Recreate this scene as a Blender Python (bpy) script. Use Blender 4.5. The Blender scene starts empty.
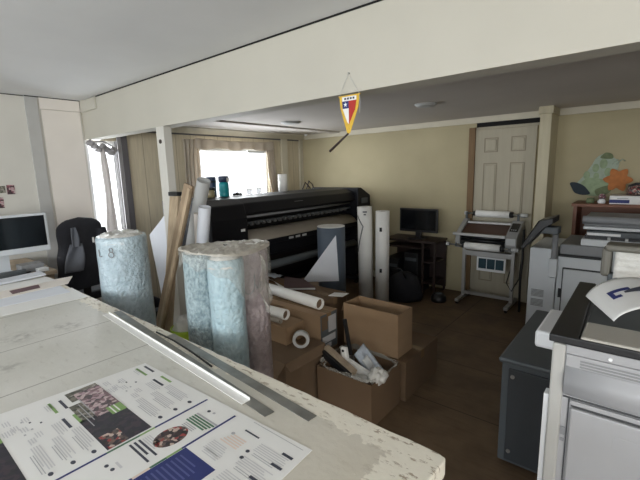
import bpy, bmesh, math, random
from mathutils import Vector, Matrix, Euler
from mathutils import noise as mnoise
PI = math.pi
rnd = random.Random(7)
S = bpy.context.scene
COL = S.collection

# ------------------------------------------------------------------ materials
def lin(c):
    out = []
    for v in c:
        v = v / 255.0
        out.append(v / 12.92 if v <= 0.04045 else ((v + 0.055) / 1.055) ** 2.4)
    return out

def mat(name, rgb, rough=0.6, metal=0.0, var=0.0, scale=6.0, bump=0.0, bscale=40.0, spec=0.5,
        stretch=(1, 1, 1), coat=0.0):
    m = bpy.data.materials.new(name)
    m.use_nodes = True
    nt = m.node_tree
    b = nt.nodes['Principled BSDF']
    c = lin(rgb)
    b.inputs['Base Color'].default_value = (*c, 1)
    b.inputs['Roughness'].default_value = rough
    b.inputs['Metallic'].default_value = metal
    b.inputs['Specular IOR Level'].default_value = spec
    b.inputs['Coat Weight'].default_value = coat
    if var or bump:
        tc = nt.nodes.new('ShaderNodeTexCoord')
        mp = nt.nodes.new('ShaderNodeMapping')
        mp.inputs['Scale'].default_value = stretch
        nt.links.new(tc.outputs['Object'], mp.inputs['Vector'])
        if var:
            n = nt.nodes.new('ShaderNodeTexNoise')
            n.inputs['Scale'].default_value = scale
            n.inputs['Detail'].default_value = 5
            nt.links.new(mp.outputs[0], n.inputs['Vector'])
            r = nt.nodes.new('ShaderNodeValToRGB')
            r.color_ramp.elements[0].position = 0.3
            r.color_ramp.elements[1].position = 0.7
            r.color_ramp.elements[0].color = (*[x * (1 - var) for x in c], 1)
            r.color_ramp.elements[1].color = (*[min(1, x * (1 + var * 0.6)) for x in c], 1)
            nt.links.new(n.outputs['Fac'], r.inputs['Fac'])
            nt.links.new(r.outputs['Color'], b.inputs['Base Color'])
        if bump:
            n2 = nt.nodes.new('ShaderNodeTexNoise')
            n2.inputs['Scale'].default_value = bscale
            n2.inputs['Detail'].default_value = 4
            nt.links.new(mp.outputs[0], n2.inputs['Vector'])
            bp = nt.nodes.new('ShaderNodeBump')
            bp.inputs['Strength'].default_value = bump
            bp.inputs['Distance'].default_value = 0.01
            nt.links.new(n2.outputs['Fac'], bp.inputs['Height'])
            nt.links.new(bp.outputs['Normal'], b.inputs['Normal'])
    return m

def N(nt, t, **k):
    n = nt.nodes.new(t)
    for a, v in k.items():
        setattr(n, a, v)
    return n

def mathn(nt, op, a, b=None):
    n = N(nt, 'ShaderNodeMath', operation=op)
    for i, v in enumerate((a, b)):
        if v is None: continue
        if isinstance(v, (int, float)): n.inputs[i].default_value = v
        else: nt.links.new(v, n.inputs[i])
    return n.outputs[0]

def mixc(nt, f, a, b):
    n = N(nt, 'ShaderNodeMix', data_type='RGBA')
    if isinstance(f, (int, float)): n.inputs[0].default_value = f
    else: nt.links.new(f, n.inputs[0])
    for s, v in ((n.inputs[6], a), (n.inputs[7], b)):
        if isinstance(v, (tuple, list)): s.default_value = (*v[:3], 1)
        else: nt.links.new(v, s)
    return n.outputs[2]

def noise(nt, vec, scale, detail=4, rough=0.5):
    n = N(nt, 'ShaderNodeTexNoise')
    n.inputs['Scale'].default_value = scale
    n.inputs['Detail'].default_value = detail
    n.inputs['Roughness'].default_value = rough
    if vec is not None: nt.links.new(vec, n.inputs['Vector'])
    return n.outputs['Fac']

def coords(nt):
    tc = N(nt, 'ShaderNodeTexCoord')
    s = N(nt, 'ShaderNodeSeparateXYZ')
    nt.links.new(tc.outputs['Object'], s.inputs[0])
    return tc.outputs['Object'], s.outputs[0], s.outputs[1], s.outputs[2]

def scaled(nt, vec, sc):
    mp = N(nt, 'ShaderNodeMapping')
    mp.inputs['Scale'].default_value = sc
    nt.links.new(vec, mp.inputs['Vector'])
    return mp.outputs[0]

def step(nt, v, lo, hi):
    n = N(nt, 'ShaderNodeMapRange')
    n.inputs['From Min'].default_value = lo
    n.inputs['From Max'].default_value = hi
    nt.links.new(v, n.inputs['Value'])
    return n.outputs[0]

def panel_wall(name, rgb, groove, axis=1, spacing=0.2, depth=0.5):
    m = mat(name, rgb, 0.75)
    nt = m.node_tree; b = nt.nodes['Principled BSDF']
    vec, x, y, z = coords(nt)
    a = (x, y, z)[axis]
    f = mathn(nt, 'FRACT', mathn(nt, 'MULTIPLY', a, 1 / spacing))
    g = mathn(nt, 'LESS_THAN', f, 0.035)
    grain = noise(nt, scaled(nt, vec, (6, 6, 0.5)), 8, 6)
    blot = noise(nt, vec, 2.2, 4)
    c = lin(rgb)
    c1 = mixc(nt, step(nt, grain, 0.3, 0.7), [v * 0.88 for v in c], [v * 1.06 for v in c])
    c2 = mixc(nt, mathn(nt, 'MULTIPLY', step(nt, blot, 0.45, 0.75), 0.25), c1, [v * 0.75 for v in c])
    c3 = mixc(nt, mathn(nt, 'MULTIPLY', g, depth), c2, lin(groove))
    nt.links.new(c3, b.inputs['Base Color'])
    return m

def cloth(name, rgb, trans=0.35, var=0.1):
    m = bpy.data.materials.new(name); m.use_nodes = True
    nt = m.node_tree; nt.nodes.clear()
    out = N(nt, 'ShaderNodeOutputMaterial')
    d = N(nt, 'ShaderNodeBsdfDiffuse'); t = N(nt, 'ShaderNodeBsdfTranslucent'); mx = N(nt, 'ShaderNodeMixShader')
    c = lin(rgb)
    vec, x, y, z = coords(nt)
    col = mixc(nt, noise(nt, vec, 30, 3), [v * (1 - var) for v in c], c)
    nt.links.new(col, d.inputs['Color']); nt.links.new(col, t.inputs['Color'])
    mx.inputs[0].default_value = trans
    nt.links.new(d.outputs[0], mx.inputs[1]); nt.links.new(t.outputs[0], mx.inputs[2])
    nt.links.new(mx.outputs[0], out.inputs['Surface'])
    return m

def film(name, rgb, alpha=0.35, rough=0.2, bump=0.6, bscale=35):
    """thin plastic film: part clear, part glossy"""
    m = mat(name, rgb, rough, bump=bump, bscale=bscale)
    nt = m.node_tree; b = nt.nodes['Principled BSDF']
    out = nt.nodes['Material Output']
    t = N(nt, 'ShaderNodeBsdfTransparent'); mx = N(nt, 'ShaderNodeMixShader')
    mx.inputs[0].default_value = alpha
    nt.links.new(t.outputs[0], mx.inputs[1]); nt.links.new(b.outputs[0], mx.inputs[2])
    nt.links.new(mx.outputs[0], out.inputs['Surface'])
    return m

def bubble(name, rgb, dark, scale=28, mixamt=0.6, contrast=(0.35, 0.65)):
    """blister wrap: cellular highlights over a wavy sheet"""
    m = mat(name, rgb, 0.32)
    nt = m.node_tree; b = nt.nodes['Principled BSDF']
    vec, x, y, z = coords(nt)
    v = N(nt, 'ShaderNodeTexVoronoi'); v.inputs['Scale'].default_value = scale * 2.2
    nt.links.new(vec, v.inputs['Vector'])
    n1 = noise(nt, scaled(nt, vec, (1, 1, 0.7)), scale * 1.7, 6, 0.65)
    n2 = noise(nt, vec, 5, 3)
    c = mixc(nt, step(nt, n1, *contrast), lin(dark), lin(rgb))
    c = mixc(nt, mathn(nt, 'MULTIPLY', step(nt, n2, 0.4, 0.7), mixamt * 0.5), c, lin([min(255, k + 18) for k in rgb]))
    nt.links.new(c, b.inputs['Base Color'])
    bp = N(nt, 'ShaderNodeBump'); bp.inputs['Strength'].default_value = 0.9; bp.inputs['Distance'].default_value = 0.02
    b.inputs['Coat Weight'].default_value = 0.5; b.inputs['Coat Roughness'].default_value = 0.15
    h = mathn(nt, 'ADD', n1, mathn(nt, 'MULTIPLY', v.outputs['Distance'], -0.4))
    nt.links.new(h, bp.inputs['Height']); nt.links.new(bp.outputs[0], b.inputs['Normal'])
    return m

def photo_mat(name, cols, scale=60):
    m = mat(name, (80, 70, 70), 0.4)
    nt = m.node_tree; b = nt.nodes['Principled BSDF']
    vec, x, y, z = coords(nt)
    v = N(nt, 'ShaderNodeTexVoronoi'); v.inputs['Scale'].default_value = scale
    nt.links.new(vec, v.inputs['Vector'])
    s = N(nt, 'ShaderNodeSeparateColor'); nt.links.new(v.outputs['Color'], s.inputs[0])
    r = N(nt, 'ShaderNodeValToRGB'); r.color_ramp.interpolation = 'CONSTANT'
    el = r.color_ramp.elements
    while len(el) < len(cols): el.new(0.5)
    for i, c in enumerate(cols):
        el[i].position = i / len(cols); el[i].color = (*lin(c), 1)
    nt.links.new(s.outputs[0], r.inputs['Fac'])
    nt.links.new(r.outputs['Color'], b.inputs['Base Color'])
    return m

M = {}
M['white_wall'] = mat('painted white board', (208, 206, 199), 0.7, var=0.05, scale=3, bump=0.05, bscale=60)
M['cream_panel'] = mat('cream panel', (232, 226, 219), 0.7, var=0.04, scale=3)
M['grey_strip'] = mat('grey painted batten', (182, 182, 180), 0.7, var=0.06)
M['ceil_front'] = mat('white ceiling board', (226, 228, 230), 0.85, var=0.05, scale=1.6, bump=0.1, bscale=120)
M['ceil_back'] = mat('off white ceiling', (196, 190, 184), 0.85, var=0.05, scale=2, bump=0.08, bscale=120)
M['beam'] = mat('warm white painted beam', (190, 187, 176), 0.65, var=0.04, scale=2.5, bump=0.06, bscale=20)
M['panel'] = panel_wall('beige wood panelling', (208, 198, 174), (120, 108, 84), 1, 0.2, 0.6)
M['far_wall'] = mat('beige plastered wall', (176, 166, 135), 0.8, var=0.10, scale=1.6, bump=0.05, bscale=30)
M['crown'] = mat('cream moulding', (206, 200, 182), 0.6, var=0.06)
M['post_cream'] = mat('cream boxed post', (186, 178, 152), 0.6, var=0.08, stretch=(6, 6, 0.6))
M['door'] = mat('grey white door paint', (170, 163, 144), 0.55, var=0.05, stretch=(6, 6, 0.5))
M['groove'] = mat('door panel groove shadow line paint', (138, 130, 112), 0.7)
M['jamb'] = mat('brown bare jamb', (116, 90, 58), 0.6, var=0.2, stretch=(8, 8, 0.6))
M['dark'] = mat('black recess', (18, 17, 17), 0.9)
M['glass_dark'] = mat('dark screen glass', (14, 17, 22), 0.12, spec=0.5)
M['black_pl'] = mat('black plastic', (26, 27, 30), 0.42, var=0.15)
M['black_printer'] = mat('black printer casing', (20, 21, 27), 0.5, var=0.1, bump=0.03, bscale=150, spec=0.3)
M['dark_grey'] = mat('dark grey steel', (82, 88, 92), 0.5, var=0.08)
M['dark_grey2'] = mat('charcoal inset panel', (56, 60, 64), 0.5, var=0.06)
M['grey_media'] = mat('grey beige print media', (150, 143, 132), 0.6, var=0.05)
M['steel'] = mat('brushed steel', (178, 178, 176), 0.34, metal=0.9, var=0.06, stretch=(40, 2, 2))
M['alu'] = mat('dull aluminium', (172, 172, 170), 0.45, metal=0.6)
M['ruler'] = mat('worn grey steel ruler', (150, 150, 146), 0.42, metal=0.75, var=0.25, scale=12)
M['white_pl'] = mat('white plastic', (228, 230, 232), 0.4)
M['silver_bezel'] = mat('pale silver monitor bezel', (206, 212, 218), 0.4, metal=0.1)
M['paper'] = mat('white paper', (232, 232, 230), 0.7, var=0.02)
M['paper_cool'] = mat('cool white paper', (222, 226, 234), 0.65, var=0.03)
M['copier'] = mat('pale grey copier plastic', (158, 159, 162), 0.42, var=0.02)
M['copier_beige'] = mat('beige grey copier trim', (168, 165, 157), 0.5, var=0.03)
M['copier_far'] = mat('blue grey copier plastic', (208, 213, 217), 0.5, var=0.04)
M['copier_grey'] = mat('mid grey copier plastic', (132, 134, 137), 0.5, var=0.04)
M['line'] = mat('dark panel gap', (60, 62, 64), 0.8)
M['card'] = mat('brown cardboard', (150, 124, 96), 0.85, var=0.08, scale=4, bump=0.04, bscale=60, stretch=(1, 1, 3))
M['card_shaded'] = mat('shaded brown cardboard', (104, 83, 62), 0.85, var=0.1, scale=4)  # shade on the cartons behind the table, put into a darker brown
M['card3'] = mat('dull grey brown cardboard', (112, 92, 72), 0.85, var=0.14, scale=5)
M['card_in'] = mat('inner cardboard', (160, 124, 88), 0.9, var=0.08)
M['tape'] = mat('clear brown packing tape', (134, 110, 84), 0.25)
M['wood'] = mat('pale pine plank', (176, 157, 131), 0.65, var=0.22, scale=5, stretch=(14, 14, 1))
M['wood2'] = mat('brown plank', (152, 132, 108), 0.65, var=0.25, scale=5, stretch=(14, 14, 1))
M['wood_shelf'] = mat('reddish brown shelf wood', (120, 74, 50), 0.5, var=0.2, scale=4, stretch=(1, 6, 6))
M['wood_dark'] = mat('dark stained wood', (48, 34, 30), 0.5, var=0.2, scale=4)
M['desk_wood'] = mat('worn tan desk board', (166, 150, 130), 0.6, var=0.2, scale=4, stretch=(4, 1, 1))
M['lime'] = mat('lime green plastic', (158, 186, 52), 0.4)
M['navy_item'] = mat('dark navy plastic', (44, 58, 84), 0.4)
M['teal'] = mat('teal plastic', (20, 150, 160), 0.3)
M['jacket'] = mat('black jacket cloth', (33, 34, 41), 0.85, var=0.25, scale=14, bump=0.3, bscale=25)
M['lining'] = mat('grey jacket lining', (92, 96, 105), 0.7, var=0.15, bump=0.2, bscale=25)
M['maroon'] = mat('maroon card', (104, 78, 82), 0.6, var=0.08)
M['wine'] = mat('dark wine folder cover', (70, 44, 46), 0.55, var=0.12)
M['grey_vinyl'] = mat('slate grey vinyl', (92, 104, 118), 0.45, var=0.06)
M['white_roll'] = mat('white vinyl roll', (240, 240, 237), 0.5, var=0.03)
M['pale_grey'] = mat('pale grey', (190, 192, 192), 0.6, var=0.04)
M['yellow'] = mat('gold fringe cloth', (214, 176, 66), 0.8, var=0.12, scale=60)
M['red'] = mat('red cloth', (176, 52, 44), 0.8)
M['navy'] = mat('navy ink', (42, 52, 112), 0.6, var=0.05, scale=20)
M['ink'] = mat('dark ink', (66, 69, 82), 0.6)
M['ink_grey'] = mat('pale grey ink', (206, 206, 208), 0.7)
M['ink_mid'] = mat('mid grey ink', (180, 181, 184), 0.7)
M['ink_green'] = mat('green ink', (134, 168, 104), 0.6)
M['ink_dgreen'] = mat('dark green ink', (78, 120, 92), 0.6)
M['ink_navy_pale'] = mat('pale blue ink', (82, 90, 142), 0.6)
M['ink_orange'] = mat('pale orange ink', (228, 210, 198), 0.7)
M['crowd'] = photo_mat('printed crowd photo', [(34, 32, 36), (58, 44, 44), (150, 60, 60), (96, 84, 80), (196, 176, 164), (40, 38, 48), (120, 96, 84), (70, 54, 60)], 110)
M['street'] = photo_mat('printed street photo', [(176, 150, 156), (150, 120, 130), (196, 176, 176), (120, 96, 100), (80, 66, 72)], 90)
M['night'] = photo_mat('printed dark photo', [(38, 36, 50), (46, 42, 56), (34, 34, 44), (60, 50, 60), (42, 44, 50)], 80)
M['foliage'] = photo_mat('printed foliage photo', [(90, 90, 78), (120, 116, 104), (60, 62, 52), (150, 146, 138)], 90)
M['film'] = film('clear wrinkled wrap', (206, 204, 196), 0.38, 0.25, 0.9, 26)
M['film_white'] = film('milky plastic bag', (220, 219, 214), 0.8, 0.35, 0.9, 40)
M['glassjar'] = film('jar glass', (170, 160, 120), 0.55, 0.05, 0.0)
M['cup'] = film('frosted cup plastic', (225, 228, 226), 0.22, 0.4, 0.0)
M['silver'] = mat('crinkled silver packet', (180, 188, 198), 0.3, metal=0.5, var=0.15, scale=30, bump=0.6, bscale=40)
M['rollcap'] = film('milky beige wrap', (184, 179, 168), 0.8, 0.3, 1.0, 45)
M['skirt'] = film('thin clear wrap', (206, 206, 200), 0.22, 0.2, 1.0, 40)
M['bub_blue'] = bubble('pale blue bubble wrap', (192, 210, 220), (162, 184, 196), 22)
M['bub_tex'] = bubble('grey blue bubble wrap', (172, 192, 198), (112, 134, 143), 34, 0.5, (0.35, 0.62))
M['bub_soft'] = bubble('light blue wrapped film', (180, 204, 212), (154, 182, 194), 20, 0.5)
M['bub_mauve'] = bubble('mauve grey wrapped film', (166, 154, 155), (144, 133, 136), 18, 0.3)
M['curtain'] = cloth('beige curtain cloth', (204, 194, 180), 0.3)
M['curtain_grey'] = cloth('grey white curtain cloth', (196, 192, 190), 0.3)
M['butter_green'] = mat('grey green felt', (150, 168, 136), 0.8, var=0.2, scale=22)
M['butter_pale'] = mat('pale sage felt', (166, 180, 164), 0.8, var=0.15, scale=22)
M['butter_dark'] = mat('dark teal felt', (30, 44, 54), 0.7)
M['leaf_green'] = mat('olive felt', (112, 124, 92), 0.8, var=0.2, scale=30)
M['orange'] = mat('orange felt', (186, 118, 66), 0.8, var=0.15, scale=30)
M['blue_box'] = mat('blue print on carton', (84, 108, 170), 0.5)
M['teal_panel'] = mat('dark teal printed panel', (36, 66, 78), 0.35, var=0.15, scale=8)
M['brown_tray'] = mat('dark brown feed tray', (72, 48, 40), 0.35, var=0.1)
M['cable'] = mat('black rubber', (20, 20, 20), 0.6)
M['pink'] = photo_mat('small dull pink photo print', [(120, 74, 84), (70, 50, 58), (160, 110, 120), (60, 48, 50), (190, 170, 170)], 75)

# glass pane
def pane_mat():
    m = bpy.data.materials.new('window glass'); m.use_nodes = True
    nt = m.node_tree; nt.nodes.clear()
    o = N(nt, 'ShaderNodeOutputMaterial'); t = N(nt, 'ShaderNodeBsdfTransparent'); g = N(nt, 'ShaderNodeBsdfGlossy')
    g.inputs['Roughness'].default_value = 0.02
    mx = N(nt, 'ShaderNodeMixShader'); mx.inputs[0].default_value = 0.05
    nt.links.new(t.outputs[0], mx.inputs[1]); nt.links.new(g.outputs[0], mx.inputs[2]); nt.links.new(mx.outputs[0], o.inputs[0])
    return m
M['pane'] = pane_mat()

# worn table top: grey cutting surface, cream painted borders with chips, board seams
def table_mat():
    m = mat('worn painted table top', (196, 192, 180), 0.5)
    nt = m.node_tree; b = nt.nodes['Principled BSDF']
    vec, x, y, z = coords(nt)
    x = mathn(nt, 'ADD', x, -1.8); y = mathn(nt, 'ADD', y, .2)
    n1 = noise(nt, vec, 2.5, 5); n2 = noise(nt, scaled(nt, vec, (2, 6, 1)), 7, 6, 0.65); n3 = noise(nt, vec, 30, 5, 0.6)
    c = mixc(nt, step(nt, n1, 0.35, 0.65), lin((202, 201, 193)), lin((216, 215, 209)))
    c = mixc(nt, mathn(nt, 'MULTIPLY', step(nt, n2, 0.58, 0.78), 0.45), c, lin((140, 134, 122)))
    c = mixc(nt, mathn(nt, 'MULTIPLY', step(nt, x, -1.2, -0.45), 0.5), c, lin((198, 187, 164)))
    # cream border along the far edge and the right end
    edge = mathn(nt, 'MAXIMUM', mathn(nt, 'SUBTRACT', y, 0.755), mathn(nt, 'SUBTRACT', x, -0.44))
    e = mathn(nt, 'ADD', edge, mathn(nt, 'MULTIPLY', mathn(nt, 'SUBTRACT', n3, 0.5), 0.10))
    c = mixc(nt, step(nt, e, 0.0, 0.006), c, lin((230, 225, 211)))
    # chips and grime close to the edges
    n4 = noise(nt, scaled(nt, vec, (1, 2.5, 1)), 22, 5, 0.7)
    near = step(nt, edge, -0.02, 0.05)
    chip = mathn(nt, 'MULTIPLY', near, step(nt, n4, 0.56, 0.60))
    c = mixc(nt, mathn(nt, 'MULTIPLY', chip, 0.75), c, lin((142, 124, 98)))
    # grime smudges near the left sheets
    for sx, sy, sr in ((-2.05, .40, .10), (-2.02, .58, .09), (-1.75, .30, .06)):
        dx = mathn(nt, 'SUBTRACT', x, sx); dy = mathn(nt, 'SUBTRACT', y, sy)
        d = mathn(nt, 'SQRT', mathn(nt, 'ADD', mathn(nt, 'MULTIPLY', dx, dx), mathn(nt, 'MULTIPLY', dy, dy)))
        k = mathn(nt, 'MULTIPLY', mathn(nt, 'SUBTRACT', 1, step(nt, d, sr * .3, sr)), step(nt, n3, 0.42, 0.62))
        c = mixc(nt, mathn(nt, 'MULTIPLY', k, 0.45), c, lin((120, 118, 112)))
    # seams
    for sx in (-1.93, -2.42, -1.52):
        d = mathn(nt, 'ABSOLUTE', mathn(nt, 'SUBTRACT', x, sx))
        s = mathn(nt, 'LESS_THAN', d, 0.003)
        c = mixc(nt, mathn(nt, 'MULTIPLY', s, 0.6), c, lin((110, 104, 94)))
    nt.links.new(c, b.inputs['Base Color'])
    bp = N(nt, 'ShaderNodeBump'); bp.inputs['Strength'].default_value = 0.3; bp.inputs['Distance'].default_value = 0.004
    nt.links.new(mathn(nt, 'SUBTRACT', n3, mathn(nt, 'MULTIPLY', chip, 0.8)), bp.inputs['Height'])
    nt.links.new(bp.outputs[0], b.inputs['Normal'])
    return m
M['table'] = table_mat()

def floor_mat():
    m = mat('dark brown worn floor boards', (86, 66, 46), 0.6)
    nt = m.node_tree; b = nt.nodes['Principled BSDF']
    vec, x, y, z = coords(nt)
    n1 = noise(nt, vec, 3, 6, 0.6); n2 = noise(nt, scaled(nt, vec, (1, 8, 1)), 6, 5)
    c = mixc(nt, step(nt, n1, 0.3, 0.7), lin((84, 68, 52)), lin((118, 97, 74)))
    c = mixc(nt, mathn(nt, 'MULTIPLY', step(nt, n2, 0.5, 0.7), 0.4), c, lin((78, 58, 40)))
    fy = mathn(nt, 'FRACT', mathn(nt, 'MULTIPLY', mathn(nt, 'ADD', y, 0.12), 1 / 0.61))
    fx = mathn(nt, 'FRACT', mathn(nt, 'MULTIPLY', mathn(nt, 'ADD', x, 0.2), 1 / 1.22))
    s = mathn(nt, 'MAXIMUM', mathn(nt, 'LESS_THAN', fy, 0.012), mathn(nt, 'LESS_THAN', fx, 0.006))
    c = mixc(nt, mathn(nt, 'MULTIPLY', s, 0.8), c, lin((30, 24, 20)))
    nt.links.new(c, b.inputs['Base Color'])
    return m
M['floor'] = floor_mat()
M['frame_grey'] = mat('mid grey window jamb', (150, 148, 150), 0.6)
M['frame_dark_shade'] = mat('darker grey jamb and crown shadow', (98, 96, 100), 0.6)
M['pinch'] = mat('dull grey rubber roller', (92, 92, 92), 0.6)
M['column'] = mat('grey copier column', (168, 168, 165), 0.5)
M['vent'] = mat('grey vent slot', (128, 130, 132), 0.7)
M['olive_frame'] = mat('olive grey feeder plastic', (100, 98, 90), 0.5)
M['lam_grey'] = mat('laminator grey casing', (150, 151, 150), 0.45)

# ------------------------------------------------------------------ mesh builder
class MB:
    def __init__(s): s.v = []; s.f = []; s.sm = []; s.mi = []
    def add(s, vs, fs, sm=False, m=0):
        o = len(s.v); s.v += [tuple(p) for p in vs]
        for f in fs:
            s.f.append(tuple(i + o for i in f)); s.sm.append(sm); s.mi.append(m)
        return s
    def box(s, x0, x1, y0, y1, z0, z1, m=0):
        vs = [(x, y, z) for z in (z0, z1) for y in (y0, y1) for x in (x0, x1)]
        return s.add(vs, [(0, 2, 3, 1), (4, 5, 7, 6), (0, 1, 5, 4), (2, 6, 7, 3), (0, 4, 6, 2), (1, 3, 7, 5)], False, m)
    def obox(s, c, size, rot=(0, 0, 0), m=0):
        R = Euler(rot).to_matrix(); h = [k / 2 for k in size]
        vs = [Vector(c) + R @ Vector((x * h[0], y * h[1], z * h[2])) for z in (-1, 1) for y in (-1, 1) for x in (-1, 1)]
        return s.add(vs, [(0, 2, 3, 1), (4, 5, 7, 6), (0, 1, 5, 4), (2, 6, 7, 3), (0, 4, 6, 2), (1, 3, 7, 5)], False, m)
    def beam(s, p0, p1, w, t, side=(0, 1, 0), m=0):
        """rectangular bar between two points; t is the thickness along 'side', w across"""
        p0, p1 = Vector(p0), Vector(p1); d = (p1 - p0).normalized()
        a = Vector(side); a = (a - d * a.dot(d)).normalized(); b = d.cross(a)
        vs = []
        for p in (p0, p1):
            for i, j in ((-1, -1), (1, -1), (1, 1), (-1, 1)):
                vs.append(p + b * (i * w / 2) + a * (j * t / 2))
        return s.add(vs, [(0, 3, 2, 1), (4, 5, 6, 7), (0, 1, 5, 4), (1, 2, 6, 5), (2, 3, 7, 6), (3, 0, 4, 7)], False, m)
    def cyl(s, p0, p1, r0, r1=None, n=24, caps=True, m=0):
        r1 = r0 if r1 is None else r1
        p0, p1 = Vector(p0), Vector(p1); d = (p1 - p0).normalized()
        a = d.orthogonal().normalized(); b = d.cross(a)
        vs = []
        for p, r in ((p0, r0), (p1, r1)):
            for i in range(n):
                t = 2 * PI * i / n; vs.append(p + (a * math.cos(t) + b * math.sin(t)) * r)
        s.add(vs, [(i, (i + 1) % n, n + (i + 1) % n, n + i) for i in range(n)], True, m)
        if caps:
            s.add(vs[:n], [tuple(range(n - 1, -1, -1))], False, m); s.add(vs[n:], [tuple(range(n))], False, m)
        return s
    def pipe(s, p0, p1, ro, ri, n=28, m=0):
        """hollow tube with open ends"""
        p0, p1 = Vector(p0), Vector(p1); d = (p1 - p0).normalized()
        a = d.orthogonal().normalized(); b = d.cross(a); vs = []
        for p, r in ((p0, ro), (p1, ro), (p1, ri), (p0, ri)):
            for i in range(n):
                t = 2 * PI * i / n; vs.append(p + (a * math.cos(t) + b * math.sin(t)) * r)
        for k in range(4):
            k2 = (k + 1) % 4
            s.add([], [], True, m)
        o = len(s.v); s.v += [tuple(q) for q in vs]
        for k in range(4):
            k2 = (k + 1) % 4
            for i in range(n):
                s.f.append((o + k * n + i, o + k * n + (i + 1) % n, o + k2 * n + (i + 1) % n, o + k2 * n + i)); s.sm.append(k in (0, 2)); s.mi.append(m)
        return s
    def tube(s, pts, r, n=10, m=0, closed=False):
        pts = [Vector(p) for p in pts]; L = len(pts); vs = []
        up = Vector((0.13, 0.29, 1)).normalized(); prev = None
        for i, p in enumerate(pts):
            q0 = pts[max(0, i - 1)]; q1 = pts[min(L - 1, i + 1)]
            d = (q1 - q0).normalized()
            a = (prev - d * prev.dot(d)) if prev is not None else d.cross(up)
            if a.length < 1e-5: a = d.orthogonal()
            a.normalize(); prev = a; b = d.cross(a)
            rr = r[i] if isinstance(r, (list, tuple)) else r
            for k in range(n):
                t = 2 * PI * k / n; vs.append(p + (a * math.cos(t) + b * math.sin(t)) * rr)
        fs = [(i * n + k, i * n + (k + 1) % n, (i + 1) * n + (k + 1) % n, (i + 1) * n + k) for i in range(L - 1) for k in range(n)]
        s.add(vs, fs, True, m)
        s.add(vs[:n], [tuple(range(n - 1, -1, -1))], False, m); s.add(vs[-n:], [tuple(range(n))], False, m)
        return s
    def lathe(s, prof, c, n=36, m=0, fn=None):
        """prof: (r, z) list, closed with caps when r>0 at the ends"""
        vs = []
        for r, z in prof:
            for i in range(n):
                t = 2 * PI * i / n; rr = r * (fn(t, z) if fn else 1)
                vs.append((c[0] + rr * math.cos(t), c[1] + rr * math.sin(t), c[2] + z))
        L = len(prof)
        fs = [(k * n + i, k * n + (i + 1) % n, (k + 1) * n + (i + 1) % n, (k + 1) * n + i) for k in range(L - 1) for i in range(n)]
        s.add(vs, fs, True, m)
        s.add(vs[:n], [tuple(range(n - 1, -1, -1))], False, m); s.add(vs[-n:], [tuple(range(n))], False, m)
        return s
    def prism(s, poly, off, m=0):
        n = len(poly); off = Vector(off); a = [Vector(p) for p in poly]; b = [p + off for p in a]
        return s.add(a + b, [tuple(range(n - 1, -1, -1)), tuple(range(n, 2 * n))] + [(i, (i + 1) % n, n + (i + 1) % n, n + i) for i in range(n)], False, m)
    def grid(s, fn, nu, nv, m=0, thick=None, sm=True):
        vs = [Vector(fn(i / nu, j / nv)) for j in range(nv + 1) for i in range(nu + 1)]
        fs = [(j * (nu + 1) + i, j * (nu + 1) + i + 1, (j + 1) * (nu + 1) + i + 1, (j + 1) * (nu + 1) + i) for j in range(nv) for i in range(nu)]
        if thick is None: return s.add(vs, fs, sm, m)
        K = len(vs); vs2 = [p + Vector(thick) for p in vs]
        fs2 = [tuple(i + K for i in reversed(f)) for f in fs]
        rim = [j * (nu + 1) for j in range(nv + 1)]
        loop = list(range(nu + 1)) + [j * (nu + 1) + nu for j in range(1, nv + 1)] + [nv * (nu + 1) + i for i in range(nu - 1, -1, -1)] + [j * (nu + 1) for j in range(nv - 1, 0, -1)]
        rf = [(loop[k], loop[(k + 1) % len(loop)], loop[(k + 1) % len(loop)] + K, loop[k] + K) for k in range(len(loop))]
        return s.add(vs + vs2, fs + fs2 + rf, sm, m)
    def quad(s, x0, x1, y0, y1, z, m=0):
        return s.add([(x0, y0, z), (x1, y0, z), (x1, y1, z), (x0, y1, z)], [(0, 1, 2, 3)], False, m)
    def ell(s, cx, cy, rx, ry, z, m=0, n=28):
        return s.add([(cx + rx * math.cos(2 * PI * i / n), cy + ry * math.sin(2 * PI * i / n), z) for i in range(n)], [tuple(range(n))], False, m)
    def build(s, name, mats, parent=None, origin=None, bevel=0.0, subsurf=0, solid=0.0, recalc=True):
        me = bpy.data.meshes.new(name)
        if not isinstance(mats, (list, tuple)): mats = [mats]
        if parent is not None: o = ORG[parent.name]
        elif origin is not None: o = Vector(origin)
        else:
            xs = [p[0] for p in s.v]; ys = [p[1] for p in s.v]; zs = [p[2] for p in s.v]
            o = Vector(((min(xs) + max(xs)) / 2, (min(ys) + max(ys)) / 2, min(zs)))
        me.from_pydata([(p[0] - o[0], p[1] - o[1], p[2] - o[2]) for p in s.v], [], s.f)
        for m in mats: me.materials.append(M[m] if isinstance(m, str) else m)
        for i, p in enumerate(me.polygons):
            p.use_smooth = s.sm[i]; p.material_index = s.mi[i]
        bm = bmesh.new(); bm.from_mesh(me)
        bmesh.ops.remove_doubles(bm, verts=bm.verts, dist=1e-5)
        if recalc: bmesh.ops.recalc_face_normals(bm, faces=bm.faces)
        bm.to_mesh(me); bm.free()
        ob = bpy.data.objects.new(name, me); COL.objects.link(ob)
        if parent is not None: ob.parent = parent
        else: ob.location = o
        ORG[ob.name] = o
        if bevel:
            md = ob.modifiers.new('bevel', 'BEVEL'); md.width = bevel; md.segments = 2; md.limit_method = 'ANGLE'; md.angle_limit = math.radians(40)
        if solid:
            md = ob.modifiers.new('solid', 'SOLIDIFY'); md.thickness = solid
        if subsurf:
            md = ob.modifiers.new('sub', 'SUBSURF'); md.levels = subsurf; md.render_levels = subsurf
        return ob
ORG = {}

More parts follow.
